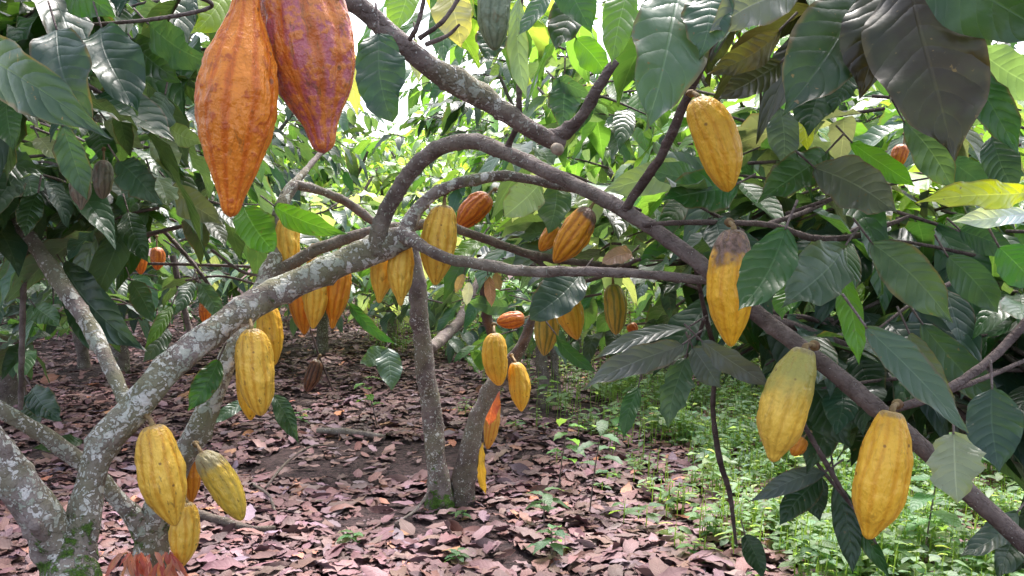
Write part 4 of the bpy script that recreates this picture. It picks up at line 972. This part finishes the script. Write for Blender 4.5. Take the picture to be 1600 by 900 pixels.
# ------------------------------------------------------------------ hero leaves (owner, bx,by, tx,ty, width, d0,d1, roll, col, extras)
H = [
 # top left, overhead tree
 (O, -25, 72, 172, 218, 84, 1.45, 1.25, 25, 'db', dict(bow=.08, fold=.12)),
 (O, -40, 95, 60, 200, 60, 1.5, 1.35, -30, 'gy', {}),
 (O, 88, 45, 150, 205, 88, 1.6, 1.5, 10, 'db', dict(fold=.3)),
 (O, 158, 42, 215, 182, 86, 1.7, 1.6, -10, 'db', dict(fold=.3)),
 (O, 232, 38, 328, 98, 58, 1.75, 1.7, 35, 'db', {}),
 (O, 205, 60, 285, 130, 55, 1.9, 1.8, 10, 'dk', {}),
 (O, 100, -20, 182, 28, 62, 1.8, 1.7, 10, 'md', {}),
 (O, 358, -25, 300, 52, 62, 1.9, 1.8, 0, 'yg', {}),
 (O, 258, 148, 240, 206, 42, 1.9, 1.85, -35, 'gg', {}),
 (O, 165, 188, 224, 234, 38, 2.1, 2.05, 10, 'pl', {}),
 (O, 250, 214, 268, 276, 44, 2.0, 1.95, -20, 'pl', {}),
 (O, 262, 195, 318, 222, 34, 2.1, 2.0, 20, 'pl', {}),
 (O, 185, 252, 252, 320, 52, 1.95, 1.9, 10, 'gg', dict(rag=.2)),
 (O, 235, 270, 262, 325, 36, 2.05, 1.95, -40, 'pl', dict(rag=.15)),
 (O, 98, 195, 136, 314, 46, 1.7, 1.7, 20, 'gg', {}),
 (O, 150, 200, 172, 262, 40, 2.1, 2.0, 0, 'md', {}),
 (O, 60, 215, 90, 250, 32, 1.8, 1.75, -20, 'pl', dict(rag=.15)),
 (O, 10, 150, 20, 235, 45, 1.7, 1.65, 30, 'md', {}),
 (O, 268, 290, 348, 350, 46, 2.2, 2.1, 25, 'gy', {}),
 (O, 315, 330, 352, 388, 27, 2.2, 2.1, -30, 'gy', {}),
 (O, 380, 322, 428, 392, 60, 2.15, 2.1, 0, 'br', dict(prof=1)),
 (O, 428, 322, 542, 366, 38, 2.2, 2.05, 20, 'br', {}),
 (O, 200, 330, 232, 410, 40, 2.2, 2.1, 10, 'dk', {}),
 (O, 60, 300, 40, 370, 38, 2.0, 1.95, 20, 'dk', {}),
 # top centre
 (O, 592, 50, 612, 190, 78, 1.6, 1.55, 5, 'db', dict(fold=.35, prof=1)),
 (O, 545, 40, 560, 188, 26, 1.9, 1.9, 30, 'py', {}),
 (O, 700, -15, 722, 76, 62, 1.75, 1.7, 10, 'py', {}),
 (O, 735, -20, 712, 60, 30, 1.8, 1.8, -30, 'yg', {}),
 (O, 640, -30, 612, 60, 44, 2.0, 1.95, 20, 'yg', {}),
 (O, 648, 60, 654, 128, 22, 2.0, 1.95, 20, 'py', {}),
 (O, 812, -10, 824, 156, 34, 1.75, 1.7, 35, 'pl', {}),
 (O, 856, -20, 808, 58, 28, 1.7, 1.65, 20, 'gg', {}),
 (O, 905, -15, 868, 80, 62, 2.0, 1.9, 10, 'dk', {}),
 (O, 880, -40, 925, 50, 60, 1.9, 1.85, -10, 'md', {}),
 (O, 770, 40, 762, 95, 50, 2.0, 1.95, -10, 'dk', {}),
 (O, 882, 118, 878, 202, 52, 2.05, 2.0, -10, 'gg', {}),
 (O, 868, 125, 930, 150, 26, 2.05, 2.0, 25, 'gg', {}),
 (O, 900, 60, 950, 120, 44, 2.2, 2.2, 10, 'br', {}),
 # right overhead tree
 (Rt, 985, -25, 956, 102, 52, 1.5, 1.45, 20, 'br', {}),
 (Rt, 1068, -30, 1008, 205, 124, 1.45, 1.3, -15, 'gg', dict(fold=.15)),
 (Rt, 1112, -15, 1092, 92, 78, 1.4, 1.35, 10, 'gg', {}),
 (Rt, 1245, -15, 1108, 52, 74, 1.4, 1.35, 20, 'gy', {}),
 (Rt, 1345, -20, 1222, 180, 126, 1.3, 1.2, 0, 'dk', dict(fold=.2)),
 (Rt, 1218, 48, 1104, 116, 46, 1.5, 1.45, -20, 'bn', {}),
 (Rt, 1220, 98, 1122, 155, 52, 1.55, 1.5, 15, 'ol', {}),
 (Rt, 1392, -40, 1342, 155, 104, 1.25, 1.2, 10, 'ol', {}),
 (Rt, 1415, -50, 1492, 255, 165, 1.2, 1.1, 0, 'ol', dict(fold=.1)),
 (Rt, 1290, 125, 1262, 212, 62, 1.6, 1.55, 20, 'dk', {}),
 (Rt, 1330, 110, 1300, 175, 44, 1.5, 1.5, 30, 'dk', {}),
 (Rt, 1500, 92, 1592, 242, 60, 1.5, 1.45, -20, 'md', {}),
 (Rt, 1438, -50, 1655, 62, 116, 1.15, 1.05, 10, 'dk', {}),
 (Rt, 1452, -15, 1524, 90, 40, 1.3, 1.3, 30, 'py', {}),
 (Rt, 1530, 78, 1650, 150, 66, 2.0, 1.9, 20, 'pl', {}),
 # right side, front tree
 (A, 1218, 168, 1222, 264, 50, 1.9, 1.85, -10, 'gy', {}),
 (A, 1252, 180, 1262, 235, 34, 1.95, 1.9, 10, 'ye', {}),
 (A, 1292, 238, 1184, 316, 62, 1.8, 1.75, 15, 'md', {}),
 (A, 1272, 262, 1402, 334, 78, 1.75, 1.65, -20, 'gy', {}),
 (A, 1330, 222, 1432, 292, 40, 1.9, 1.8, 25, 'br', {}),
 (A, 1412, 190, 1492, 298, 58, 1.85, 1.8, -15, 'gg', {}),
 (A, 1480, 250, 1545, 300, 50, 1.9, 1.9, 15, 'db', {}),
 (A, 1605, 300, 1430, 318, 46, 1.6, 1.5, 10, 'ye', dict(wave=.1)),
 (A, 1610, 335, 1488, 346, 34, 1.6, 1.6, 30, 'wh', {}),
 (A, 1152, 288, 1034, 312, 68, 1.75, 1.7, 15, 'md', {}),
 (A, 1550, 212, 1592, 305, 55, 1.8, 1.75, 0, 'db', {}),
 (A, 1228, 356, 1153, 486, 76, 1.42, 1.35, 8, 'md', dict(fold=.25, bow=-.04)),
 (A, 1318, 388, 1222, 478, 88, 1.6, 1.5, -5, 'gg', dict(fold=.25)),
 (A, 1312, 420, 1342, 572, 38, 1.65, 1.6, 20, 'br', {}),
 (A, 1240, 440, 1222, 500, 40, 1.75, 1.7, 20, 'br', {}),
 (A, 1362, 380, 1488, 505, 74, 1.7, 1.6, 5, 'gg', {}),
 (A, 1352, 510, 1512, 678, 56, 1.4, 1.3, -25, 'gg', {}),
 (A, 1420, 520, 1500, 650, 50, 1.6, 1.5, 20, 'gy', {}),
 (A, 1490, 676, 1497, 788, 78, 1.35, 1.3, 0, 'pl', dict(rag=.15)),
 (A, 1550, 606, 1562, 738, 82, 1.45, 1.4, 0, 'db', {}),
 (A, 1440, 505, 1570, 650, 58, 1.7, 1.6, 10, 'db', {}),
 (A, 1480, 400, 1560, 490, 56, 1.7, 1.7, 0, 'db', {}),
 (A, 1560, 385, 1620, 450, 60, 1.6, 1.6, 0, 'md', {}),
 (A, 1500, 360, 1590, 400, 44, 1.8, 1.7, 10, 'db', {}),
 (A, 1260, 590, 1330, 700, 70, 1.9, 1.8, 0, 'dk', {}),
 (A, 1300, 620, 1260, 740, 60, 1.95, 1.85, 10, 'dk', {}),
 (A, 1340, 550, 1380, 640, 60, 1.9, 1.8, 0, 'dk', {}),
 (A, 1100, 280, 1010, 262, 40, 1.95, 1.9, 20, 'gg', {}),
 (A, 1090, 270, 938, 302, 52, 2.1, 2.0, 10, 'pl', {}),
 (A, 842, 288, 788, 338, 54, 2.4, 2.3, 0, 'pl', dict(prof=1)),
 (A, 870, 290, 856, 365, 52, 2.5, 2.4, 10, 'gg', {}),
 (A, 908, 428, 828, 498, 64, 2.2, 2.1, 15, 'db', dict(prof=1)),
 (A, 1068, 538, 912, 608, 46, 1.9, 1.8, 15, 'gy', {}),
 (A, 1075, 512, 926, 562, 26, 2.0, 1.9, 30, 'gy', {}),
 (A, 1072, 558, 1044, 670, 46, 2.0, 1.95, 0, 'gg', dict(rag=.2)),
 (A, 998, 603, 975, 688, 28, 2.1, 2.05, 15, 'md', {}),
 (A, 1082, 543, 1126, 607, 46, 2.0, 1.95, 0, 'gy', {}),
 (A, 1096, 533, 1208, 606, 38, 1.9, 1.85, 20, 'gy', {}),
 (A, 868, 522, 934, 582, 22, 2.6, 2.5, 25, 'md', {}),
 (A, 545, 474, 620, 538, 20, 2.5, 2.4, 25, 'md', {}),
 (A, 1290, 738, 1172, 784, 34, 1.9, 1.8, 10, 'gy', {}),
 (A, 1285, 745, 1218, 822, 44, 1.95, 1.9, 10, 'dk', {}),
 (A, 1305, 755, 1332, 898, 40, 1.95, 1.9, 0, 'dk', {}),
 (A, 1270, 740, 1282, 815, 40, 2.0, 1.95, 10, 'dk', {}),
 (A, 1320, 790, 1390, 905, 26, 1.95, 1.9, 20, 'md', {}),
 (A, 1164, 836, 1192, 905, 34, 2.3, 2.2, 0, 'dk', {}),
 (A, 1590, 800, 1496, 872, 40, 1.6, 1.5, 10, 'dk', {}),
 (A, 1600, 830, 1560, 905, 50, 1.6, 1.5, 0, 'dk', {}),
 (A, 752, 372, 700, 415, 0.1 + 24, 2.6, 2.5, 20, 'br', {}),
 # left middle
 (B, 98, 412, 228, 548, 62, 2.4, 2.2, 15, 'db', {}),
 (B, 110, 430, 165, 560, 50, 2.6, 2.5, 0, 'dk', {}),
 (B, 205, 440, 240, 505, 34, 2.6, 2.5, 10, 'gg', {}),
 (B, 268, 478, 226, 545, 22, 2.5, 2.4, 10, 'br', {}),
 (B, 262, 512, 224, 566, 34, 2.6, 2.5, 0, 'gg', {}),
 (B, 312, 442, 346, 504, 30, 2.5, 2.45, 0, 'gg', {}),
 (B, 300, 440, 272, 492, 26, 2.6, 2.5, 10, 'gg', {}),
 (B, 150, 380, 168, 432, 36, 2.9, 2.8, 0, 'db', {}),
 (B, 342, 562, 293, 642, 40, 2.15, 2.1, 5, 'md', {}),
 (B, 388, 628, 328, 664, 20, 2.5, 2.4, 15, 'gg', {}),
 (B, 50, 606, 98, 658, 44, 2.5, 2.4, 0, 'db', {}),
 (B, 40, 620, 60, 680, 40, 2.5, 2.4, 10, 'dk', {}),
 (B, 55, 480, 95, 510, 36, 2.8, 2.7, 0, 'md', {}),
 (B, 428, 618, 466, 692, 30, 3.0, 2.9, 10, 'dk', {}),
 (B, 130, 690, 50, 700, 24, 2.5, 2.4, 10, 'dk', {}),
 (C, 606, 543, 612, 610, 40, 3.6, 3.5, 0, 'gg', {}),
 (C, 602, 545, 562, 568, 30, 3.6, 3.5, 0, 'gg', {}),
 (C, 795, 480, 730, 470, 30, 3.9, 3.8, 0, 'gg', {}),
 (C, 725, 428, 712, 458, 14, 2.9, 2.9, 10, 'pk', {}),
 (C, 732, 440, 728, 478, 17, 2.9, 2.9, 10, 'wh', {}),
 (C, 762, 430, 768, 480, 18, 2.9, 2.9, 10, 'pk', {}),
 (C, 775, 425, 782, 455, 16, 2.95, 2.95, 10, 'pk', {}),
 (A, 988, 395, 942, 412, 28, 2.4, 2.3, 10, 'pk', dict(prof=1)),
]
for h in H:
    h[0].leaf(*h[1:8], roll=h[8], col=h[9], **h[10])

# gaps in the foliage through which the clearing, the litter and the weeds show
for g in ((480, 200, 720, 190, 70), (930, 660, 1170, 690, 62), (1110, 700, 1130, 860, 55), (1250, 790, 1300, 860, 60), (1430, 770, 1540, 800, 48), (330, 640, 620, 650, 100), (120, 580, 300, 570, 45), (1560, 105, 1600, 110, 48)):
    protect(*g, 9.0)
# ------------------------------------------------------------------ filling foliage, carried by short twigs
O.region(-60, -60, 330, 120, 1.7, 2.8, 34, ('db', 'dk', 'dk', 'md'), dirb=(0, 0, -.2))
O.region(-60, 120, 330, 330, 2.2, 3.2, 34, ('db', 'gg', 'md', 'dk'))
O.region(560, -60, 960, 20, 2.2, 3.2, 12, ('br', 'yg', 'md'))
B.region(-60, 260, 330, 460, 2.8, 4.2, 44, ('db', 'dk', 'md', 'gg'), L=.22)
B.region(-60, 430, 300, 560, 3.0, 4.6, 20, ('db', 'dk', 'md'), L=.2)
A.region(860, 60, 1120, 300, 2.6, 3.8, 22, ('gg', 'md', 'br', 'pl'))
A.region(1150, 150, 1660, 330, 2.2, 3.4, 46, ('br', 'gg', 'md', 'gy', 'yg'))
A.region(1130, 320, 1660, 560, 1.95, 3.0, 70, ('gg', 'md', 'db', 'dk'))
A.region(1350, 540, 1660, 720, 1.85, 2.6, 26, ('db', 'dk', 'gg'))
A.region(1260, 520, 1400, 600, 2.0, 2.6, 8, ('dk', 'db'), L=.2)
A.region(850, 300, 1110, 400, 2.5, 3.4, 22, ('gg', 'md', 'db', 'pl'))
A.region(880, 420, 1120, 530, 2.9, 3.8, 20, ('md', 'db', 'gg'), L=.2)
A.region(1560, 700, 1700, 900, 1.8, 2.3, 8, ('dk', 'db'))
Rt.region(1120, -120, 1700, 0, 1.5, 2.6, 22, ('dk', 'ol', 'md'))
C.region(430, 320, 760, 430, 4.6, 6.5, 36, ('gg', 'pl', 'pl', 'br'), L=.2)
B.region(-60, 390, 330, 510, 4.5, 7.5, 60, ('gg', 'md', 'db', 'br'), L=.22)
B.region(330, 390, 640, 490, 5.0, 8.0, 54, ('gg', 'md', 'db', 'pl'), L=.2)
C.region(700, 420, 1000, 540, 5.0, 8.0, 24, ('gg', 'br', 'md'), L=.2)
C.region(560, 430, 900, 540, 4.6, 6.0, 26, ('gg', 'md', 'db'), L=.2)
# sprigs added above and behind the camera, out of frame, to shade the foreground
def shade_canopy(T, x0, x1, y0, y1, z0, z1, n):
    for _ in range(n):
        o = Vector((random.uniform(x0, x1), random.uniform(y0, y1), random.uniform(z0, z1)))
        q = proj(o)
        if q and q[1] > -160 and q[2] < 4 and q[2] > 0: continue
        a = random.uniform(0, 6.28)
        T.sprig(o, Vector((math.cos(a), math.sin(a), random.uniform(-.3, .2))), 7, .25, ('md', 'dk', 'db'), .35, False)
shade_canopy(O, -3.4, -.35, -1.2, 3.2, 2.3, 3.2, 66)
shade_canopy(Rt, .45, 3.4, -1.2, 3.0, 2.3, 3.2, 70)
for T in (A, B, O, Rt, C): T.finish()

# ------------------------------------------------------------------ background plantation
def small_tree_mesh(seed, height, rad, pal, nsp, zlow=.55, L=.23):
    """returns (trunk mesh, crown mesh)"""
    st = random.getstate(); random.seed(seed)
    t = Tubes()
    forks = random.randint(3, 4)
    fz = random.uniform(.5, .9)
    t.add([(0, 0, -.1, .085, .4, .5, .3), (.01, 0, .15, .065, .5, .3, .3), (.02, .02, fz, .052, .6, 0, .3)], ring=12, knots=8)
    ends = []
    for k in range(forks):
        a = k * 2 * math.pi / forks + random.uniform(-.4, .4)
        r = rad * random.uniform(.5, .8); hz = height * random.uniform(.6, .85)
        e = (math.cos(a) * r, math.sin(a) * r, hz)
        t.add([(.02, .02, fz - .05, .04, .6, 0, .3), (e[0] * .3, e[1] * .3, fz + (hz - fz) * .45, .03, .5, 0, .4), (*e, .012, .2, 0, .6)], ring=10, knots=5)
        ends.append(Vector(e))
    T = Tree.__new__(Tree); T.foot = Vector((0, 0, 0)); T.tw = Tubes(); T.lv = Leaves()
    for _ in range(nsp):
        while True:
            v = Vector((random.uniform(-1, 1), random.uniform(-1, 1), random.uniform(-1, 1)))
            if .35 < v.length < 1: break
        zc = (height + zlow) / 2; zh = (height - zlow) / 2
        o = Vector((v.x * rad, v.y * rad, zc + v.z * zh))
        if mnoise.noise(o * 1.7 + Vector((seed, 0, 0))) < -.18: continue
        dv = Vector((v.x, v.y, random.uniform(-.5, .3)))
        T.sprig(o, dv, random.randint(5, 8), L, pal, random.uniform(.2, .4), False, .4)
    random.setstate(st)
    return t.build('trunk'), merged('crown', T.lv, T.tw, 6, 2)

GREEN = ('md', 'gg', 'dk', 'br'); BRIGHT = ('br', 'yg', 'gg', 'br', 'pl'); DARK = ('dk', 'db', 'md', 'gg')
BRIGHT = ('bb', 'bb', 'yg', 'pl', 'b2', 'b2')  # high-key light of the clearing put into these leaf tints
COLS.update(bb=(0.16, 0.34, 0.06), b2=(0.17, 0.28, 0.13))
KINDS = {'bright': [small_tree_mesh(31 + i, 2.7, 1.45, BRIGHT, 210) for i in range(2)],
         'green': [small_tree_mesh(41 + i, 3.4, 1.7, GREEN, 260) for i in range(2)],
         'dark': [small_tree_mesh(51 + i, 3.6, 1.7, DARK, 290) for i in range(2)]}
LAB = {'bright': "light green cacao tree in the bright clearing behind the branches",
       'green': "leafy mid green cacao tree in the background rows",
       'dark': "shady dark green cacao tree in the background on the left"}
def bgtree(px, d, kind, s=1.0, zs=1.0, i=0):
    g = Vector(((px - 800) / F * d, d, 0))
    tm, cm = KINDS[kind][i % 2]
    o = thing('cacao_tree', LAB[kind], 'tree', g, {'bright': 'light green trees behind the branches', 'green': 'mid green trees in the background rows', 'dark': 'dark trees in the background on the left'}[kind])
    o.rotation_euler = (0, 0, random.uniform(0, 6.28)); o.scale = (s, s, s * zs)
    link('trunk', tm, M_BARK, o); link('crown', cm, None, o)
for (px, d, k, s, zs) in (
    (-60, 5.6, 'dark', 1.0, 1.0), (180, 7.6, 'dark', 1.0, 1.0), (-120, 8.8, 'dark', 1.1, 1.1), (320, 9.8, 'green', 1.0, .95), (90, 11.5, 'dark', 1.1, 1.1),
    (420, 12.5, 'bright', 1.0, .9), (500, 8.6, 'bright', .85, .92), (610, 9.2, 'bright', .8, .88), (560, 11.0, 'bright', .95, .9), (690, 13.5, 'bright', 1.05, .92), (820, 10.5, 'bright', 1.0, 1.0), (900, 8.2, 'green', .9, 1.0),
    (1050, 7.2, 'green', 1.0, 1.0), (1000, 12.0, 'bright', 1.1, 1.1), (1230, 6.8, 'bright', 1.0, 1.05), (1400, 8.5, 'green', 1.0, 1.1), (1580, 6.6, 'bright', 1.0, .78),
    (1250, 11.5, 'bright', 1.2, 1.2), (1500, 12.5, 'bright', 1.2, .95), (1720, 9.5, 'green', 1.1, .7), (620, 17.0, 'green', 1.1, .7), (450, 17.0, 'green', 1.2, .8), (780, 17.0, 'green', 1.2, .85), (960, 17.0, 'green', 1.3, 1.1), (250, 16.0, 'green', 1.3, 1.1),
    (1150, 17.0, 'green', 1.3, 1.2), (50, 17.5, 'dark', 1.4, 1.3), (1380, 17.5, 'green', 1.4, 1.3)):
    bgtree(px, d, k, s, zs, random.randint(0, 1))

# trunks the photograph shows behind the centre and at the left edge
def bare_tree(label, px, py, rows_list):
    g = ground_at(px, py); d = proj(g)[2]
    T = Tree(label, tuple(g))
    for rows in rows_list:
        T.limb('trunk', W([(r[0], r[1], r[2], d + (r[3] if len(r) > 3 else 0), .25, .1, .6) for r in rows], T.foot), ring=16, knots=14)
    for _ in range(14):
        o = T.foot + Vector((random.uniform(-.8, .8), random.uniform(-.5, 1.2), random.uniform(1.1, 2.0)))
        T.sprig(o, Vector((random.uniform(-1, 1), random.uniform(-1, 1), 0)), 6, .2, ('md', 'dk', 'gg'), .3, True)
    T.finish()
bare_tree("distant double cacao trunk standing just right of the centre tree", 856, 632,
          [[(856, 640, 22), (852, 612, 17), (848, 575, 12), (843, 530, 10), (838, 470, 8), (830, 380, 5)], [(872, 632, 12), (868, 590, 8), (866, 545, 7), (875, 480, 6), (890, 400, 4)]])
bare_tree("dark cacao trunk cut by the left edge of the photo", 15, 640,
          [[(14, 650, 34), (14, 600, 27), (10, 520, 26), (5, 440, 24), (-10, 330, 18), (-30, 200, 12)], [(36, 640, 4), (33, 540, 4), (40, 450, 4), (40, 380, 3)]])
bare_tree("short dark trunk in the litter behind the left leaning limb", 130, 574,
          [[(133, 578, 14), (128, 550, 11), (122, 520, 10), (110, 470, 8), (90, 400, 5)]])

# ------------------------------------------------------------------ seedlings, sticks
def seedling(label, px, py, h, n, L, pal='br', lean=0):
    g = ground_at(px, py)
    r = thing('seedling', label, 'seedling', g, 'seedlings sprouting through the litter')
    t = Tubes(); t.add([(0, 0, -.01, .004), (lean * .4, 0, h * .5, .003), (lean, 0, h, .002)], seg=4, ring=6, dark=.5)
    link('stem', t.build('stem'), M_BARK, r)
    lv = Leaves()
    for i in range(n):
        f = .45 + .55 * i / max(1, n - 1); a = i * 2.4 + random.random()
        d = Vector((math.cos(a), math.sin(a), random.uniform(-.2, .3)))
        lv.add((lean * f, 0, h * f), d, Vector((0, 0, 1)), L * random.uniform(.7, 1.2), L * random.uniform(.36, .5), vary(COLS[pal], .3), .25, .02, .2, .06)
    link('foliage', lv.build('foliage', 8, 4), M_WEED, r)
SEED = COLS.update(sd=(0.10, 0.24, 0.08), sb=(0.09, 0.20, 0.10))
for s in (
    ("tall thin seedling with long leaves right of the centre tree", 872, 768, .34, 7, .13, 'sd', .05),
    ("darker seedling with drooping leaves, tallest at the edge of the weeds", 920, 808, .42, 8, .13, 'sb', .06),
    ("bushy seedling in the litter below the centre tree", 850, 826, .16, 9, .10, 'sb'),
    ("broad leaved seedling at the bottom, right of centre", 862, 880, .13, 9, .10, 'sb'),
    ("tiny rosette seedling at the bottom left of centre", 552, 852, .05, 7, .07, 'sd'),
    ("small low seedling at the bottom edge in the centre", 715, 885, .06, 9, .06, 'sb'),
    ("spindly sprig with bright leaves left of the centre tree", 590, 668, .30, 6, .11, 'br', -.08),
    ("small seedling close beside the right foot of the centre tree", 722, 812, .04, 5, .05, 'sd'),
    ("little seedling alone among brown leaves below the hanging dried pod", 470, 668, .10, 6, .08, 'sd'),
    ("seedling with upright pale leaves among the first weeds", 960, 715, .28, 8, .12, 'sd', .04),
    ("leafy weed stalk under the lowest right pod", 1440, 905, .42, 9, .16, 'sd', .05),
    ("small seedling in the litter near the bottom right corner of the litter", 1085, 880, .07, 6, .08, 'sd'),
):
    seedling(*s)

def stick(label, pts, dark=.4, group='sticks lying in the litter'):
    rows = []
    for (px, py, r, h) in pts:
        g = ground_at(px, py); rows.append((g.x, g.y, gh(g.x, g.y) + h, r))
    g0 = Vector(rows[0][:3])
    t = Tubes(); t.add([(q[0] - g0.x, q[1] - g0.y, q[2] - g0.z, q[3]) for q in rows], ring=10, dark=dark, lichen=.2, knots=6)
    o = link('fallen_stick', t.build('fallen_stick'), M_BARK); o.location = g0
    tag(o, label, 'stick', group)
stick("thick pale stick lying left of the centre tree", [(496, 684, .018, .04), (550, 686, .02, .035), (600, 692, .016, .03)], .2)
stick("dark curved stick on the litter beside the small yellow pod", [(300, 818, .016, .05), (345, 830, .018, .04), (395, 838, .014, .03), (430, 836, .010, .03)], .9)
stick("long thin dark twig crossing the bare soil patch", [(415, 775, .006, .03), (450, 752, .006, .09), (490, 728, .005, .10), (530, 712, .004, .05)], .9)
stick("thin pale stick leaning towards the foot of the centre tree", [(618, 830, .006, .03), (655, 808, .006, .05), (690, 785, .005, .16)], .2)
stick("short twig on the litter left of the bottom centre", [(395, 768, .007, .03), (420, 790, .006, .04), (430, 808, .006, .02)], .7)
